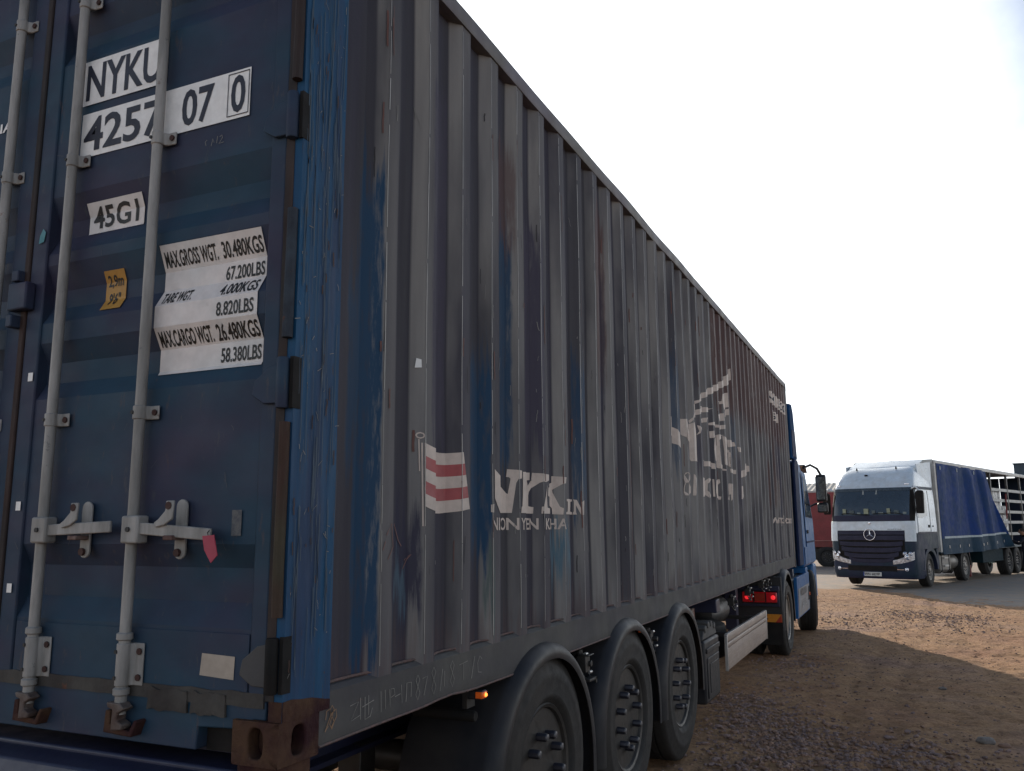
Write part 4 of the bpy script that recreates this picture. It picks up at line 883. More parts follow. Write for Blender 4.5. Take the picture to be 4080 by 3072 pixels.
dup(FW, VT, (-1.1, 0, .505), (R(40), 0, math.pi + R(9)))
vob('axle', MB().tube([(VX - .9, 10.42, .42), (VX + .9, 10.42, .42)], .10, 12).lathe([(-.2, .08), (-.1, .22), (.1, .22), (.2, .08)], 0, 16, (VX, 10.42, .42)), BLACKM)
mudguard(10.42, .42, .62, -.62, .085, .12, 'mudguard', PLAST, VT, V); mudguard(10.42, .42, .62, -2.42, -1.72, .12, 'mudguard', PLAST, VT, V)
vob('mud_flap', MB().slab(lambda u, v: (-.50 + .565 * u, 9.78 + .02 * math.sin(u * 5), .12 + v * .34), 8, 4, (0, .012, 0)), GASK)
vob('wing_back', MB().box(-.56, .07, 9.79, 9.83, .40, .98), PLAST, .015)
lb = vob('lamp_carrier', MB().box(-.62, .045, 9.70, 9.785, .80, .86).box(-.62, .04, 9.74, 9.785, .60, .80), CHASS, .006)
rl = vob('rear_lamp', MB().box(-.42, .015, 9.69, 9.738, .655, .785), REDL, .012)
obj('lamp_frame', V(MB().box(-.43, .022, 9.695, 9.735, .645, .653).box(-.43, .022, 9.695, 9.735, .788, .796)), GASK, rl)
for x in (-.36, -.03): obj('lamp_bulb', V(MB().lathe([(0, .030), (-.012, .026), (-.018, .010)], 1, 16, (x, 9.692, .72))), REDG, rl)
obj('lens_divider', V(MB().box(-.285, -.265, 9.684, 9.692, .66, .78).box(-.13, -.115, 9.684, 9.692, .66, .78)), GASK, rl)
obj('reflex_panel', V(MB().box(-.26, -.135, 9.684, 9.6895, .67, .77)), REDR, rl)
mk = vob('marker_board', MB().box(-.16, .06, 9.745, 9.76, .405, .505), ORNG, .002)
obj('board_stripe', V(MB().prism([(-.02, .4055), (.0595, .4055), (.0595, .504), (.055, .504)], 1, 9.7425, 9.7445)), REDR, mk)
obj('board_bolt', V(MB().cyl((-.12, 9.742, .445), .009, .006, 1, 10)), GASK, mk)
ml = vob('marker_lamp', MB().box(xs_ + .015, xs_ + .03, 13.16, 13.22, .50, .55), AMBER, .003)

# ------------------------------------------------------------------ WHITE TRACTOR in the background (local: +Y forward, origin under its bumper)
FB = (.60, 26.3); YAW = R(162)
MT = thing('white_truck', 'white and dark slate tractor unit with star emblem facing the camera', 'truck', (FB[0], FB[1], g(26.3) + .028), YAW)
LV = [(.28, -.06, 1.19), (.42, 0, 1.24), (.9, .02, 1.25), (1.5, 0, 1.25), (2.0, -.06, 1.245), (2.55, -.20, 1.23), (2.98, -.34, 1.21), (3.2, -.48, 1.17), (3.45, -.72, 1.10), (3.62, -1.05, 1.0), (3.70, -1.5, .9)]
def lv(z):
    for (a, b, c), (d, e, f_) in zip(LV, LV[1:]):
        if a <= z <= d:
            t = (z - a) / (d - a); return b + (e - b) * t, c + (f_ - c) * t
    return LV[-1][1:] if z > LV[-1][0] else LV[0][1:]
REAR = -2.28
def skin(s, z, off=0., rear=REAR):
    yf, hw = lv(z); D = .42
    if abs(s) <= 1:
        ph = s * math.pi / 2; e = 2 / 4.6; x = hw * math.copysign(abs(math.sin(ph)) ** e, s); y = yf - D * (1 - abs(math.cos(ph)) ** e)
        y -= 0
        nx, ny = math.sin(ph), math.cos(ph)
    else:
        t = abs(s) - 1; x = math.copysign(hw, s); y = (yf - D) + (rear - (yf - D)) * t; nx, ny = math.copysign(1, s), 0
    return Vector((x + nx * off, y + ny * off, z))
def sx_(x, z):                               # front parameter for a wanted x
    hw = lv(z)[1]; return math.asin(min(1, abs(x) / hw) ** (4.6 / 2)) / (math.pi / 2) * (1 if x >= 0 else -1)
def sy_(y, z, sign, rear=REAR):
    yf = lv(z)[0] - .42; return sign * (1 + (y - yf) / (rear - yf))
def mpatch(name, S0, S1, z0, z1, mat, off=.012, par=None, ns=10, nz=4, dz=None, dz1=None, bev=0, th=.02):
    """panel following the cab skin; S0/S1 callables or numbers"""
    f0 = S0 if callable(S0) else (lambda z: S0); f1 = S1 if callable(S1) else (lambda z: S1)
    mb = MB()
    def pt(u, v, o):
        z = z0 + (z1 - z0) * v; s = f0(z) + (f1(z) - f0(z)) * u
        z += (dz(u) if dz else 0) * (1 - v) + ((dz1 or dz)(u) if (dz1 or dz) else 0) * v
        return skin(s, z, o)
    a = len(mb.v); mb.grid(lambda u, v: pt(u, v, off), ns, nz); b = len(mb.v); mb.grid(lambda u, v: pt(u, v, off - th), ns, nz)
    w = ns + 1
    ring = [i for i in range(ns)] + [j * w + ns for j in range(nz)] + [nz * w + i for i in range(ns, 0, -1)] + [j * w for j in range(nz, 0, -1)]
    for k in range(len(ring)):
        p, q = ring[k], ring[(k + 1) % len(ring)]; mb.f.append((p, q, b + q, b + p))
    return obj(name, mb, mat, par or MT, bev, 40)
X = lambda x: (lambda z: sx_(x, z))
def body(z0, z1, rear, mat, name):
    mb = MB(); S = [-2, -1.5] + [-1 + i / 14 for i in range(29)] + [1.5, 2]; zz = [z0] + [l[0] for l in LV if z0 < l[0] < z1] + [z1]; n = len(S)
    mb.add([skin(s, z, 0, rear) for z in zz for s in S], [(j * n + i, j * n + (i + 1) % n, (j + 1) * n + (i + 1) % n, (j + 1) * n + i) for j in range(len(zz) - 1) for i in range(n)] + [tuple(range(n)), tuple((len(zz) - 1) * n + i for i in range(n))])
    return obj(name, mb, mat, MT, 0, 40)
body(.28, 1.14, -.93, MDARK, 'lower_cab'); CAB = body(1.14, 3.70, REAR, WHITE, 'cab')
mpatch('corner_skirt', -2, X(-.98), 1.14, 1.62, MDARK, .010); mpatch('corner_skirt', X(.98), 2, 1.14, 1.62, MDARK, .010)
# windscreen with surround
ws = mpatch('windscreen', X(-1.13), X(1.13), 2.02, 2.97, GLASS, .012, ns=24, nz=8)
mpatch('scuttle', X(-1.13), X(1.13), 1.98, 2.16, MGRIL, .018, ns=24)
mpatch('pillar', X(-1.235), X(-1.12), 1.96, 2.98, GASK, .016, ns=4, nz=8); mpatch('pillar', X(1.12), X(1.235), 1.96, 2.98, GASK, .016, ns=4, nz=8)
mpatch('visor_band', X(-1.16), X(1.16), 2.90, 2.99, M('tinted_band', (.05, .065, .08), .3), .024, ns=20)
for x0, x1 in ((-.95, -.1), (.0, .85)):
    mpatch('wiper', X(x0), X(x1), 2.165, 2.185, GASK, .04, ns=8, nz=1, dz=lambda u: .05 * math.sin(u * 2.6))
for x, z in ((.22, 2.95), (-.18, 2.95)):
    q = skin(sx_(x, 2.7), 2.72, .03); q2 = skin(sx_(x, 2.95), 2.93, .026)
    pn = MB().add([q2 + Vector((-.01, 0, 0)), q2 + Vector((.01, 0, 0)), q + Vector((.055, 0, -.12)), q + Vector((-.055, 0, -.12))], [(0, 1, 2, 3)]); obj('pennant', pn.slab(lambda u, v: q2.lerp(q + Vector(((u - .5) * .09, 0, -.12)), v), 1, 2, (0, -.004, 0)), M('pale_pennant', (.35, .38, .38), .8), CAB)
# dashboard clutter seen through the glass edge: bright papers along the sill
for k in range(9):
    x = -1.0 + .22 * k; q = skin(sx_(x, 2.22), 2.19, .022); obj('dash_item', MB().cbox(q + Vector((0, 0, .03 + .03 * (k % 3))), (.10 + .04 * (k % 2), .008, .06 + .05 * (k % 3))), M('dash_grey%d' % (k % 3), ((.16, .2, .2), (.08, .11, .12), (.25, .28, .2))[k % 3], .6), CAB)
mpatch('hood_panel', X(-1.0), X(1.0), 1.70, 1.97, WHITE, .022, ns=18, bev=.004)
mpatch('corner_deflector', X(-1.24), X(-.99), 1.38, 1.98, WHITE, .030, ns=6, bev=.004); mpatch('corner_deflector', X(.99), X(1.24), 1.38, 1.98, WHITE, .030, ns=6, bev=.004)
mpatch('grille_back', X(-.99), X(.99), .84, 1.70, GASK, .006, ns=18, nz=6)
for k, (z0, z1, wx, cv) in enumerate(((1.575, 1.69, .98, 0), (1.415, 1.555, .96, 0), (1.26, 1.385, .92, -.03), (1.10, 1.235, .88, -.05), (.95, 1.075, .80, -.07), (.83, .93, .66, -.08))):
    mpatch('grille_slat', X(-wx), X(wx), z0, z1, MGRIL, .030 if k % 2 == 0 else .024, ns=18, nz=2, dz=lambda u, c=cv: c * math.sin(math.pi * u), bev=.006, th=.03)
mpatch('bumper_bar', X(-1.2), X(1.2), .30, .80, MDARK, .014, ns=22, nz=4, bev=.01)
mpatch('bumper_intake', X(-.72), X(.72), .50, .66, GASK, .020, ns=14, nz=2, bev=.01)
mpatch('bumper_lip', X(-1.15), X(1.15), .28, .33, MGRIL, .03, ns=20, nz=1)
# star emblem
sp_ = skin(0, 1.58, .05)
em = obj('star_emblem', MB().lathe([(-.012, .155), (-.012, .180), (.008, .176), (.010, .168), (.008, .160)], 1, 40, sp_, closed=True), CHROME, MT)
st = MB()
for k in range(3):
    a = math.pi / 2 + k * 2 * math.pi / 3; d1 = Vector((math.cos(a), 0, math.sin(a))); p_ = Vector((-d1.z, 0, d1.x))
    c0 = sp_; st.add([c0 + d1 * .165, c0 + p_ * .028 - d1 * .01, c0 - p_ * .028 - d1 * .01, c0 + Vector((0, .022, 0)), c0 + d1 * .02], [(0, 1, 3), (0, 3, 2), (0, 4, 1), (0, 2, 4)])
obj('star_points', st, CHROME, em, smooth=0)
obj('hood_badge', MB().lathe([(-.008, .035), (.004, .035), (.006, .028)], 1, 20, skin(0, 1.92, .03)), CHROME, MT)
v, f = scaled(text_poly('ACTROS'), .92, .52, 1.725, 1.75)
obj('lettering', MB().add([skin(sx_(-a, b), b, .026) for a, b in v], f), M('badge_grey', (.08, .08, .1), .3, .5), MT, smooth=0)
# lamps
for sg_ in (-1, 1):
    a0, a1 = (X(sg_ * .62), X(sg_ * 1.19)) if sg_ > 0 else (X(-1.19), X(-.62))
    up = (lambda u: -.10 * (1 - u) + .05 * u) if sg_ > 0 else (lambda u: -.10 * u + .05 * (1 - u))
    up1 = (lambda u: -.22 * (1 - u) + .05 * u) if sg_ > 0 else (lambda u: -.22 * u + .05 * (1 - u))
    hl = mpatch('headlight', a0, a1, .80, 1.04, LAMPG, .030, ns=10, nz=3, dz=up, dz1=up1, bev=.01)
    for x, z, r_ in ((1.02, .93, .085), (1.10, 1.02, .06), (.96, 1.02, .06)):
        q = skin(sx_(sg_ * x, z), z, .034); ang = math.radians(-35 * sg_)
        lm = MB().lathe([(-.01, r_), (.006, r_), (.010, r_ * .8), (-.004, r_ * .55), (.012, .0001)], 1, 20)
        o_ = obj('lamp_reflector', lm, CHROME, hl, loc=q, rot=(0, 0, ang))
    q = skin(sx_(sg_ * .98, .56), .56, .02); obj('fog_lamp', MB().lathe([(-.01, .055), (.015, .055), (.018, .042), (.008, .03), (.016, .001)], 1, 20), CHROME, MT, loc=q, rot=(0, 0, math.radians(-12 * sg_)))
    mpatch('fog_trim', X(sg_ * (.90 if sg_ > 0 else .72 + .0) if sg_ > 0 else -.90), X(sg_ * (.72) if sg_ < 0 else .72), .550, .572, CHROME, .024, ns=4, nz=1)
pl_ = skin(0, .41, .035); nbp = obj('number_plate', MB().cbox(pl_, (.54, .012, .12)), PLATE, MT, .003)
v, f = scaled(text_poly('WN 6839P'), .235, -.225, -.040, .040)
obj('lettering', MB().add([pl_ + Vector((a, .0075, b)) for a, b in v], f), BLKINK, nbp, smooth=0)
obj('plate_band', MB().cbox(pl_ + Vector((.252, .004, 0)), (.034, .008, .118)), M('eu_blue', (.02, .05, .25), .5), nbp)
# roof: spoiler, horns, side wings
rs_ = MB().slab(lambda u, v: (-1.05 + 2.1 * u, -1.15 - v * .75 - .18 * (2 * u - 1) ** 2, 3.60 + .30 * v - .04 * v * v), 12, 5, (0, -.02, .035)); obj('roof_spoiler', rs_, WHITE, MT, 0, 50)
for s_ in (-1, 1):
    w_ = MB().slab(lambda u, v: (s_ * (1.10 + .10 * u), -1.30 - u * 1.0, 2.95 + v * (.78 + .1 * u)), 6, 5, (-s_ * .04, 0, 0)); obj('side_spoiler', w_, WHITE, MT, 0, 50)
    x_ = s_ * .62; q = skin(sx_(x_, 3.5), 3.58, .04); obj('roof_antenna', MB().lathe([(0, .03), (.05, .022), (.09, .008)], 2, 10, q), GASK, MT)
q = skin(sx_(.22, 3.40), 3.40, .02); obj('roof_marker', MB().cbox(q, (.10, .03, .05)), GASK, MT, .01)
for x in (-1.02, 1.02): q = skin(sx_(x, 3.1), 3.09, .012); obj('roof_marker', MB().cbox(q, (.14, .03, .05), Matrix.Rotation(R(-20 if x > 0 else 20), 3, 'Z')), CHROME, MT, .01)
# doors and windows on both sides
for s_ in (-1, 1):
    A = lambda y: (lambda z: sy_(y, z, s_))
    dr_ = mpatch('door', A(-.50), A(-1.62), 1.66, 2.92, WHITE, .016, ns=6, nz=6, bev=.004)
    wn_ = mpatch('side_window', A(-.56), A(-1.42), 2.13, 2.84, GLASS, .022, par=dr_, ns=4, nz=4, dz=lambda u: .0 if u > .5 else -.06)
    mpatch('door_handle', A(-1.40), A(-1.55), 1.78, 1.86, GASK, .026, par=dr_, ns=2, nz=1)
    mpatch('fuel_cap', A(-1.86), A(-1.92), 1.80, 1.84, GASK, .02, ns=2, nz=1)
    mpatch('roof_band', A(-.42), A(-2.2), 2.94, 3.02, MDARK, .016, ns=4, nz=1)
    mpatch('window_seam', A(-1.66), A(-1.675), 1.66, 2.9, GASK, .014, ns=1, nz=2)
    mpatch('sill_trim', A(-.45), A(-2.2), 1.60, 1.65, MGRIL, .022, ns=5, nz=1)
    mi = obj('mirror', MB().prism([(s_ * 1.30, 2.20), (s_ * 1.30, 2.82), (s_ * 1.36, 2.88), (s_ * 1.50, 2.88), (s_ * 1.52, 2.82), (s_ * 1.50, 2.20)], 1, -.42, -.26), GASK, MT, .03)
    obj('mirror_glass', MB().box(min(s_ * 1.33, s_ * 1.47), max(s_ * 1.33, s_ * 1.47), -.424, -.4205, 2.26, 2.80), MIRG, mi)
    obj('mirror_arm', MB().tube([(s_ * 1.2, -.35, 2.95), (s_ * 1.32, -.30, 2.99), (s_ * 1.42, -.34, 2.86)], .03, 8), WHITE, mi)
    # wheel arch, steps
    ar = MB(); n = 20
    for (r0, r1, x0, x1) in ((.57, .70, 1.00, 1.255),):
        pth = [(-1.46 + r1 * math.cos(math.pi * i / n), .5 + r1 * math.sin(math.pi * i / n)) for i in range(n + 1)] + [(-1.46 - r0 * math.cos(math.pi * i / n), .5 + r0 * math.sin(math.pi * i / n)) for i in range(n + 1)]
        ar.prism(pth, 0, s_ * x0, s_ * x1)
    obj('wheel_arch', ar, MDARK, MT, .008)
    stp = obj('step_panel', MB().box(min(s_ * .9, s_ * 1.24), max(s_ * .9, s_ * 1.24), -.95, -.90, .34, 1.14), MDARK, MT, .01)
    for z in (.50, .82): obj('step', MB().box(min(s_ * 1.20, s_ * 1.252), max(s_ * 1.20, s_ * 1.252), -.88, -.62, z, z + .03), MGRIL, stp, .004)
    obj('rear_arch_panel', MB().box(min(s_ * .95, s_ * 1.24), max(s_ * .95, s_ * 1.24), -2.26, -2.10, .62, 1.14), MDARK, MT, .01)
MW = make_wheel(.505, .31, .29, RIMS, RIMS, MT, (-1.06, -1.46, .505), (R(12), 0, math.pi + R(4)), .06, .04)
dup(MW, MT, (1.06, -1.46, .505), (R(40), 0, R(4)))
MD = dup(MW, MT, (-1.08, -5.15, .505), (R(5), 0, math.pi)); dup(MW, MT, (1.08, -5.15, .505), (R(25), 0, 0))
for x in (-.42, .42): obj('frame_rail', MB().box(x - .04, x + .04, -6.1, -.8, .72, .98), BLACKM, MT, .006)
for s_ in (-1, 1):
    tk = obj('fuel_tank', MB().prism([(s_ * .55, .36), (s_ * .55, .92), (s_ * .62, .98), (s_ * 1.12, .98), (s_ * 1.2, .90), (s_ * 1.2, .44), (s_ * 1.12, .36)], 1, -3.55, -2.45), TANK, MT, .03)
    for y in (-2.62, -3.38): obj('tank_strap', MB().prism([(s_ * .60, .35), (s_ * .60, .985), (s_ * 1.125, .985), (s_ * 1.208, .905), (s_ * 1.208, .435), (s_ * 1.125, .35)], 1, y - .03, y + .03), GASK, tk)
    obj('tank_step', MB().box(min(s_ * 1.19, s_ * 1.25), max(s_ * 1.19, s_ * 1.25), -3.2, -2.8, .55, .60).box(min(s_ * 1.19, s_ * 1.25), max(s_ * 1.19, s_ * 1.25), -3.2, -2.8, .80, .84), ALUE, tk, .006)
    obj('air_tank', MB().lathe([(-.5, .02), (-.48, .2), (-.4, .25), (.4, .25), (.48, .2), (.5, .02)], 1, 20, (s_ * .92, -4.1, .66)), TANK, MT)
    mg = MB(); n = 18; pth = [(-5.15 + .60 * math.cos(math.pi * i / n), .5 + .60 * math.sin(math.pi * i / n)) for i in range(n + 1)] + [(-5.15 - .57 * math.cos(math.pi * i / n), .5 + .57 * math.sin(math.pi * i / n)) for i in range(n + 1)]
    obj('mudguard', mg.prism(pth, 0, s_ * .70, s_ * 1.24), PLAST, MT)
obj('axle', MB().tube([(-.95, -1.46, .48), (.95, -1.46, .48)], .06, 10).tube([(-.95, -5.15, .5), (.95, -5.15, .5)], .09, 10), BLACKM, MT)
obj('engine', MB().box(-.4, .4, -2.2, -.9, .45, 1.13), BLACKM, MT, .03)

# ------------------------------------------------------------------ CURTAIN TRAILER (same heading)
CU = thing('curtain_trailer', 'white-roofed trailer with its blue side curtain drawn back behind the white truck', 'trailer', (FB[0], FB[1], g(30)), YAW)
TF, TE = -2.45, -16.0; FL, RT = 1.18, 3.98
def cob(name, mb, mat, bev=0, smooth=35, par=None): return obj(name, mb, mat, par or CU, bev, smooth)
cob('front_wall', MB().box(-1.25, 1.25, TF - .06, TF, FL, RT - .05), WHITE2, .01)
for s_ in (-1, 1):
    cob('front_post', MB().box(min(s_ * 1.16, s_ * 1.275), max(s_ * 1.16, s_ * 1.275), TF - .16, TF + .01, FL - .1, RT - .02), WHITE2, .01)
    cob('roof_rail', MB().prism([(s_ * 1.18, RT - .13), (s_ * 1.275, RT - .13), (s_ * 1.275, RT - .02), (s_ * 1.22, RT + .01), (s_ * 1.18, RT)], 1, TE, TF + .01), WHITE2, .008)
    cob('side_rail', MB().box(min(s_ * 1.15, s_ * 1.27), max(s_ * 1.15, s_ * 1.27), TE, TF, FL - .14, FL), M('trailer_side_rail', (.02, .05, .07), .5), .008)
    cob('rear_post', MB().box(min(s_ * 1.12, s_ * 1.27), max(s_ * 1.12, s_ * 1.27), TE, TE + .14, FL, RT - .02), WHITE2, .01)
cob('roof', MB().slab(lambda u, v: (-1.22 + 2.44 * u, TE + v * (TF - TE), RT - .02 + .05 * math.sin(math.pi * u)), 6, 12, (0, 0, -.012)), WHITE2, 0, 60)
cob('front_cap', MB().box(-1.24, 1.24, TF - .02, TF + .03, RT - .14, RT + .02), WHITE2, .015)
cob('load_floor', MB().box(-1.15, 1.15, TE, TF, FL - .10, FL - .02), BLACKM)
for s_ in (-.5, .5): cob('frame_rail', MB().box(s_ - .06, s_ + .06, TE + .2, TF - .3, .78, FL - .10), BLACKM, .006)
cob('rear_door', MB().box(-1.12, -.01, TE + .02, TE + .06, FL, RT - .05), MDARK, .006); cob('rear_door', MB().box(.01, 1.12, TE + .02, TE + .06, FL, RT - .05), MDARK, .006)
# far side: closed curtain
cob('far_curtain', MB().slab(lambda u, v: (1.265 + .012 * math.sin(u * 90), TE + u * (TF - TE), FL - .12 + v * (RT - FL)), 90, 3, (-.006, 0, 0)), CURT)
# near curtain, drawn back and hanging in slanted folds (near side is local -X)
def cur(u, v, off=0.):                         # u along from the front, v up
    top = -8.45; bot = -10.2
    end = bot + (top - bot) * (v ** .8)
    y = TF - .14 + (end - (TF - .14)) * u
    fold = .17 * u ** .9 * math.sin(u * 24 + (1 - v) * 2.2) + .06 * math.sin(u * 13 + 1) * (.4 + .6 * (1 - v)) * min(1, u * 4)
    fold *= min(1, (1 - v) * 8 + .25)
    z = FL - .18 + v * (RT - .10 - FL + .18) + .10 * (1 - v) * u ** 3
    return Vector((-1.29 - max(-.02, fold) - .14 * u * (1 - v) - off, y, z))
def curp(name, v0, v1, mat, off=0., nv=24, u0=0., u1=1.):
    return cob(name, MB().slab(lambda a, b: cur(u0 + (u1 - u0) * a, v0 + (v1 - v0) * b, off), 110, nv, (.006, 0, 0)), mat, 0, 70)
cc = curp('side_curtain', .17, 1, CURT); curp('curtain_skirt', 0, .1705, CURTD, 0, 6)
curp('curtain_stripe', .172, .195, TRIM, .007, 1, .03, .985)
for k in range(7):
    q = cur(.08 + k * .145, .08, .02); cob('buckle', MB().cbox(q, (.012, .05, .09)), ALUE, .004)
for u in (.05, .35, .72): q = cur(u, .95, .02); cob('curtain_hook', MB().cbox(q, (.012, .07, .12)), TRIM, .004)
# posts and side boards on the open part
for y in (-9.2, -11.65, -13.8): cob('side_post', MB().box(-1.255, -1.18, y - .05, y + .05, FL, RT - .13), M('post_steel', (.10, .095, .09), .5, .3), .008)
for z in (1.50, 1.95, 2.35, 2.78, 3.18):
    for a, b in ((-11.6, -9.25), (-13.75, -11.7), (-15.8, -13.85)): cob('side_board', MB().box(-1.245, -1.215, a, b, z, z + .11), M('board_alu', (.34, .34, .33), .5, .3), .004)
cob('ratchet_strap', MB().tube([(-1.27, -11.2 + .02 * i, 3.1 - .12 * i) for i in range(9)], .03, 6), M('red_strap', (.22, .04, .04), .7))
# running gear of the trailer
CW = dup(W1, CU, (-1.05, -11.0, .53), (R(8), 0, math.pi))
for y in (-12.3, -13.6): dup(W1, CU, (-1.05, y, .53), (R(y * 20), 0, math.pi))
for y in (-11.0, -12.3, -13.6): dup(W1, CU, (1.05, y, .53), (R(y * 31), 0, 0)); cob('axle', MB().tube([(-1, y, .53), (1, y, .53)], .08, 10), BLACKM)
for s_ in (-1, 1):
    cob('landing_leg', MB().box(s_ * .85 - .07, s_ * .85 + .07, -6.9, -6.76, .12, FL - .1), M('red_leg', (.16, .02, .02), .6), .008)
    cob('pallet_box', MB().box(min(s_ * .55, s_ * 1.2), max(s_ * .55, s_ * 1.2), -10.2, -7.4, .58, FL - .16), M('teal_locker', (.008, .025, .034), .7, spec=.1), .01)
cob('spare_wheel', MB().lathe([(-.15, .25), (-.17, .40), (-.1, .5), (.1, .5), (.17, .4), (.15, .25)], 0, 28, (-.95, -8.6, .62), closed=True), TYRE)
gl_ = MB()
for k in range(10): gl_.cbox((-1.16 + .02 * random.random(), -8.25 - .09 * k, .52 + .14 * random.random()), (.03, .10, .03), Matrix.Rotation(random.uniform(-1, 1), 3, 'X'))
cob('hose_bundle', gl_, M('green_hose', (.05, .13, .08), .5, c2=(.3, .32, .32), s=14), .004)
# cargo seen in the open part: each wrapped pallet is a thing
ca, sa = math.cos(YAW), math.sin(YAW)
def tw_(x, y, z): return (FB[0] + ca * x - sa * y, FB[1] + sa * x + ca * y, g(30) + z)
PL = [(-9.35, 1.85, 'shrink-wrapped pallet load nearest the drawn blue curtain'), (-10.55, 2.0, 'shrink-wrapped pallet load between the two bare trailer posts'), (-11.75, 1.35, 'lower shrink-wrapped pallet load beside the red strap')]
for y, h, lab in PL:
    pt = thing('wrapped_pallet', lab, 'pallet load', tw_(-.62, y, FL - .018), YAW, 'wrapped pallet loads on the open trailer')
    obj('pallet', MB().box(-.5, .5, -.55, .55, .10, .14).box(-.5, -.4, -.55, .55, 0, .10).box(.4, .5, -.55, .55, 0, .10).box(-.05, .05, -.55, .55, 0, .10), CARD, pt, .004)
    n = 0
    for i in range(2):
        for j in range(3):
            for k in range(4):
                hh = h / 4; obj('sack', MB().cbox((-.25 + .5 * i, -.36 + .36 * j, .142 + hh * (k + .5)), (.48 + random.uniform(-.03, .015), .345 + random.uniform(-.02, .01), hh - .012), Matrix.Rotation(random.uniform(-.03, .03), 3, 'Z')), WRAP, pt, .04)
ct_ = thing('cardboard_carton', 'brown cardboard carton on top of the wrapped load beside the blue curtain', 'carton', tw_(-.72, -9.3, FL + .14 + 1.85 - .01), YAW)
obj('carton_body', MB().box(-.28, .28, -.3, .3, 0, .42), CARD, ct_, .006); obj('tape', MB().box(-.2815, .2815, -.03, .03, .002, .4225), M('tape', (.3, .2, .12), .3), ct_)
ct2 = thing('pale_carton', 'small pale carton near the worker at the trailer edge', 'carton', tw_(-.85, -12.25, FL - .018), YAW)
obj('carton_body', MB().box(-.22, .22, -.22, .22, 0, .40), M('pale_card', (.45, .37, .28), .8), ct2, .006); obj('flap', MB().box(-.22, .22, -.225, -.2205, .1, .40), CARD, ct2)

# ------------------------------------------------------------------ worker at the frame edge
def person(loc, rz):
    P = thing('person', 'person in dark work clothes reaching up to the trailer side at the right edge', 'person', loc, rz)
    def skinned(name, nodes, edges, mat, sub=2, root=0):
        bm = bmesh.new(); ly = bm.verts.layers.skin.verify(); vv = []
        for i, (p, r) in enumerate(nodes):
            q = bm.verts.new(p); q[ly].radius = r if isinstance(r, tuple) else (r, r); q[ly].use_root = i == root; vv.append(q)
        for a, b in edges: bm.edges.new((vv[a], vv[b]))
        me = bpy.data.meshes.new(name); bm.to_mesh(me); bm.free(); me.materials.append(mat)
        o = link(bpy.data.objects.new(name, me), P); k = o.modifiers.new('skin', 'SKIN'); k.use_smooth_shade = True
        s_ = o.modifiers.new('sub', 'SUBSURF'); s_.levels = sub; s_.render_levels = sub; return o
    N = [((0, 0, .95), (.16, .12)), ((0, .02, 1.15), (.15, .11)), ((0, .03, 1.36), (.18, .12)), ((0, .03, 1.48), (.09, .08)), ((0, .04, 1.55), .055),
         ((.10, 0, .88), .10), ((.12, .03, .50), .07), ((.12, -.01, .10), .05), ((.13, .12, .05), .045),
         ((-.10, 0, .88), .10), ((-.14, .08, .50), .07), ((-.15, .02, .10), .05), ((-.16, .15, .05), .045),
         ((.20, .03, 1.42), .07), ((.27, .16, 1.20), .05), ((.20, .40, 1.28), .042), ((-.20, .03, 1.42), .07), ((-.27, .18, 1.24), .05), ((-.2, .42, 1.36), .042)]
    E_ = [(0, 1), (1, 2), (2, 3), (3, 4), (0, 5), (5, 6), (6, 7), (7, 8), (0, 9), (9, 10), (10, 11), (11, 12), (2, 13), (13, 14), (14, 15), (2, 16), (16, 17), (17, 18)]
    skinned('body', N, E_, CLOTH)
    hd = MB(); 
    prof_ = [(-.13, .03), (-.11, .06), (-.07, .075), (-.02, .085), (.04, .09), (.09, .075), (.12, .04), (.13, .001)]
    hd.lathe(prof_, 2, 20, (0, .05, 1.68)); hd.v = [(x, .05 + (y - .05) * 1.18, z) for x, y, z in hd.v]
    hd.cbox((0, .165, 1.66), (.03, .04, .05)).cbox((.092, .05, 1.67), (.02, .04, .06)).cbox((-.092, .05, 1.67), (.02, .04, .06))
    h_ = obj('head', hd, SKIN, P, .008, 60)
    hr = MB().lathe([(.0, .094), (.05, .096), (.10, .08), (.135, .045), (.142, .001)], 2, 20, (0, .035, 1.68)); hr.v = [(x, .035 + (y - .035) * 1.2, z) for x, y, z in hr.v]
    obj('hair', hr, HAIR, P, 0, 60)
    for s_ in (-1, 1):
        zc = 1.28 if s_ > 0 else 1.36; yc = .41
        nodes = [((s_ * .20, yc, zc), (.035, .02)), ((s_ * .195, yc + .08, zc + .01), (.04, .018))]; ed = [(0, 1)]
        for k in range(4):
            a = len(nodes); x0 = s_ * .195 + (k - 1.5) * .022; l = (.07, .08, .076, .06)[k]
            nodes += [((x0, yc + .10, zc + .012), .010), ((x0, yc + .10 + l * .55, zc + .004), .009), ((x0, yc + .10 + l * .8, zc - .02), .008)]; ed += [(1, a), (a, a + 1), (a + 1, a + 2)]
        a = len(nodes); nodes += [((s_ * .195 - s_ * .045, yc + .05, zc), .011), ((s_ * .195 - s_ * .06, yc + .085, zc - .01), .009)]; ed += [(0, a), (a, a + 1)]
        skinned('hand', nodes, ed, SKIN, 1)
    return P
pw = tw_(-1.72, -11.35, 0); person((pw[0], pw[1], g(pw[1]) + .03), YAW + R(-75))

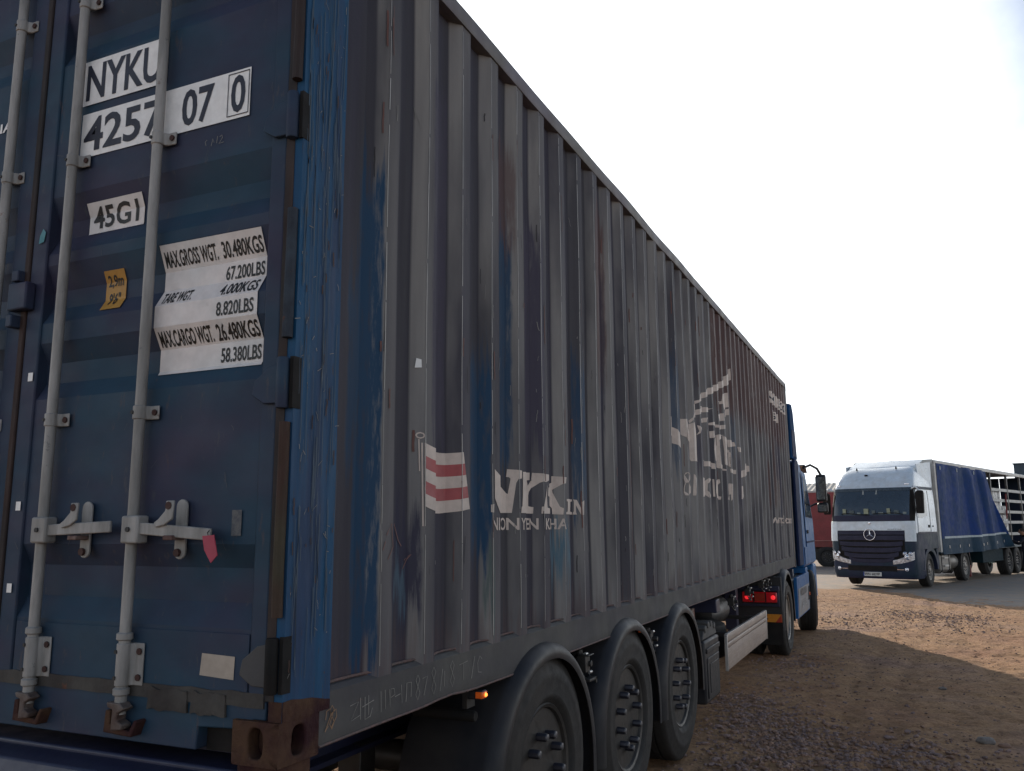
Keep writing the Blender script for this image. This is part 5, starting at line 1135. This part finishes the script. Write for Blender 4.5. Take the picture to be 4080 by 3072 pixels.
# ------------------------------------------------------------------ red trailer, hall, dark container far behind
RD = thing('red_trailer', 'red box trailer on black wheels seen between the two tractor units', 'trailer', (-2.2, 44, g(44)), R(0))
obj('box_body', MB().box(-4.5, 2.2, -.2, 2.3, 1.32, 3.72), REDT, RD, .02)
obj('side_rail', MB().box(-4.5, 2.2, -.24, -.2, 1.0, 1.30), M('red_rail', (.2, .03, .025), .45), RD, .01)
obj('rail_edge', MB().box(-4.5, 2.2, -.26, -.2, 1.30, 1.335), M('pink_edge', (.4, .16, .13), .5), RD)
obj('roof_edge', MB().box(-4.5, 2.2, -.23, -.2, 3.72, 3.80), M('pale_edge', (.4, .36, .34), .5), RD)
for x in (-3.4, -1.9, .15): dup(W1, RD, (x, -.02, .53), (0, R(x * 40), -math.pi / 2)); 
obj('frame_rail', MB().box(-4.4, 2.1, .3, .45, .7, 1.0), BLACKM, RD); obj('frame_rail', MB().box(-4.4, 2.1, 1.6, 1.75, .7, 1.0), BLACKM, RD)
obj('under_skirt', MB().box(-4.4, 2.1, .5, .55, .35, 1.0), BLACKM, RD)
BL = thing('storage_hall', 'low hall with a grey ribbed roof behind the red trailer', 'building', (-6, 64, g(64)), 0)
obj('wall', MB().box(-9, 6.2, 0, 14, 0, 4.15), WALLM, BL)
rf = MB(); n = 90
rf.slab(lambda u, v: (-9.6 + 16.4 * u, -.6 + 7.6 * v, 4.35 + 1.05 * v + (.05 if int(u * n) % 2 else 0)), n, 1, (0, 0, -.06)); rfo = obj('roof', rf, ROOFM, BL, 0, 20)
rf = MB(); rf.slab(lambda u, v: (-9.6 + 16.4 * u, 14.6 - 7.6 * v, 4.35 + 1.05 * v + (.05 if int(u * n) % 2 else 0)), n, 1, (0, 0, -.06)); obj('roof', rf, ROOFM, BL, 0, 20)
obj('gutter', MB().box(-9.6, 6.8, -.75, -.6, 4.15, 4.33), WHITE2, BL, .02)
for x in (-7, -4, -1, 2): obj('window', MB().box(x, x + 1.4, -.03, .02, 1.6, 2.8), GLASS, BL, .01)
DK = thing('dark_container', 'dark blue ribbed container top showing above the curtain trailer roof', 'container', (10.6, 62, g(62)), R(-12))
dm = MB(); dx = frange(-2.3, 2.31, .2)
dm.add([(x, -.03 if i % 2 else .03, z) for z in (2.7, 5.95) for i, x in enumerate(dx)], [(i, i + 1, len(dx) + i + 1, len(dx) + i) for i in range(len(dx) - 1)])
obj('rib_wall', dm, M('dark_blue_steel', (.025, .05, .075), .5), DK)
obj('box_body', MB().box(-2.28, 2.28, .05, 2.3, 2.7, 5.94), M('dark_blue_steel', (.025, .05, .075)), DK, .03)
obj('roof_rim', MB().box(-2.36, 2.36, -.08, 2.38, 5.94, 6.03), M('dark_blue_steel', (.025, .05, .075)), DK, .03)
obj('lower_container', MB().box(-2.32, 2.32, 0, 2.34, 0, 2.69), M('dark_blue_steel', (.025, .05, .075)), DK, .03)

# ------------------------------------------------------------------ stones
STN = [M('stone_grey', (.25, .175, .155), .9, c2=(.17, .115, .105), s=20), M('stone_brown', (.27, .165, .115), .9, c2=(.19, .115, .085), s=20)]
def stone_vf(c, r, sq=.6):
    t = (1 + 5 ** .5) / 2
    vs = [(-1, t, 0), (1, t, 0), (-1, -t, 0), (1, -t, 0), (0, -1, t), (0, 1, t), (0, -1, -t), (0, 1, -t), (t, 0, -1), (t, 0, 1), (-t, 0, -1), (-t, 0, 1)]
    fs = [(0, 11, 5), (0, 5, 1), (0, 1, 7), (0, 7, 10), (0, 10, 11), (1, 5, 9), (5, 11, 4), (11, 10, 2), (10, 7, 6), (7, 1, 8), (3, 9, 4), (3, 4, 2), (3, 2, 6), (3, 6, 8), (3, 8, 9), (4, 9, 5), (2, 4, 11), (6, 2, 10), (8, 6, 7), (9, 8, 1)]
    rot = Matrix.Rotation(random.uniform(0, 6.28), 3, 'Z') @ Matrix.Rotation(random.uniform(-.4, .4), 3, 'X'); ax = random.uniform(.7, 1.5)
    out = []
    for q in vs:
        p = Vector(q).normalized() * r * random.uniform(.78, 1.15); p = Vector((p.x * ax, p.y, p.z * sq)); out.append(rot @ p + Vector(c))
    return out, fs
def gz(x, y): return g(y) + rough(x, y)
CL = [(.2, 6.1, .35, 500), (.62, 5.6, .5, 700), (.72, 4.6, .7, 1100), (1.35, 5.05, .45, 500), (1.7, 5.0, .5, 450), (.15, 9.7, .4, 350), (.0, 6.8, .35, 250), (1.6, 17.5, .7, 500), (2.5, 17.0, .5, 350), (.5, 15.6, .9, 350), (2.4, 15.5, .6, 200), (.4, 8.0, .8, 250), (1.3, 3.6, .8, 500), (.5, 3.2, .6, 400)]
pts = []
for cx, cy, s_, n in CL:
    for _ in range(n): pts.append((random.gauss(cx, s_ * .55), random.gauss(cy, s_), abs(random.gauss(.008, .008)) + .004))
for _ in range(5200):
    y = random.uniform(3, 24) ** 1.0; pts.append((random.uniform(-.9, 4.5), y, abs(random.gauss(.004, .005)) + .003))
for part in (0, 1):
    gv = MB()
    for k, (x, y, r) in enumerate(pts):
        if k % 2 != part or y > pey(x) - .1 or y < 1.2: continue
        r = min(r, .026)
        v, f = stone_vf((x, y, gz(x, y) + r * .2), r); gv.add(v, f)
    me = gv.mesh('gravel'); o = obj('gravel', me, STN[part], smooth=0)
    tag(o, ('loose grey gravel scattered over the dirt', 'loose brown gravel scattered over the dirt')[part], 'gravel', kind='stuff')
for (x, y, r, lab, mi_) in ((2.04, 5.95, .052, 'rounded grey stone, the largest on the shaded dirt at lower right', 0), (2.16, 5.86, .034, 'smaller dark stone just right of the largest rounded stone', 1), (1.82, 8.44, .030, 'pale flat stone lying alone on the shaded dirt', 0)):
    bm = bmesh.new(); bmesh.ops.create_icosphere(bm, subdivisions=3, radius=r)
    for q in bm.verts: q.co *= 1 + .22 * noise.noise(q.co * 28 + Vector((x, y, 0))); q.co.z *= .62; q.co.x *= 1.35
    me = bpy.data.meshes.new('stone'); bm.to_mesh(me); bm.free()
    o = obj('stone', me, STN[mi_] if mi_ else M('stone_pale', (.2, .18, .16), .9, c2=(.15, .13, .12), s=30), smooth=180, loc=(x, y, gz(x, y) + r * .3)); tag(o, lab, 'stone', 'single stones on the dirt')
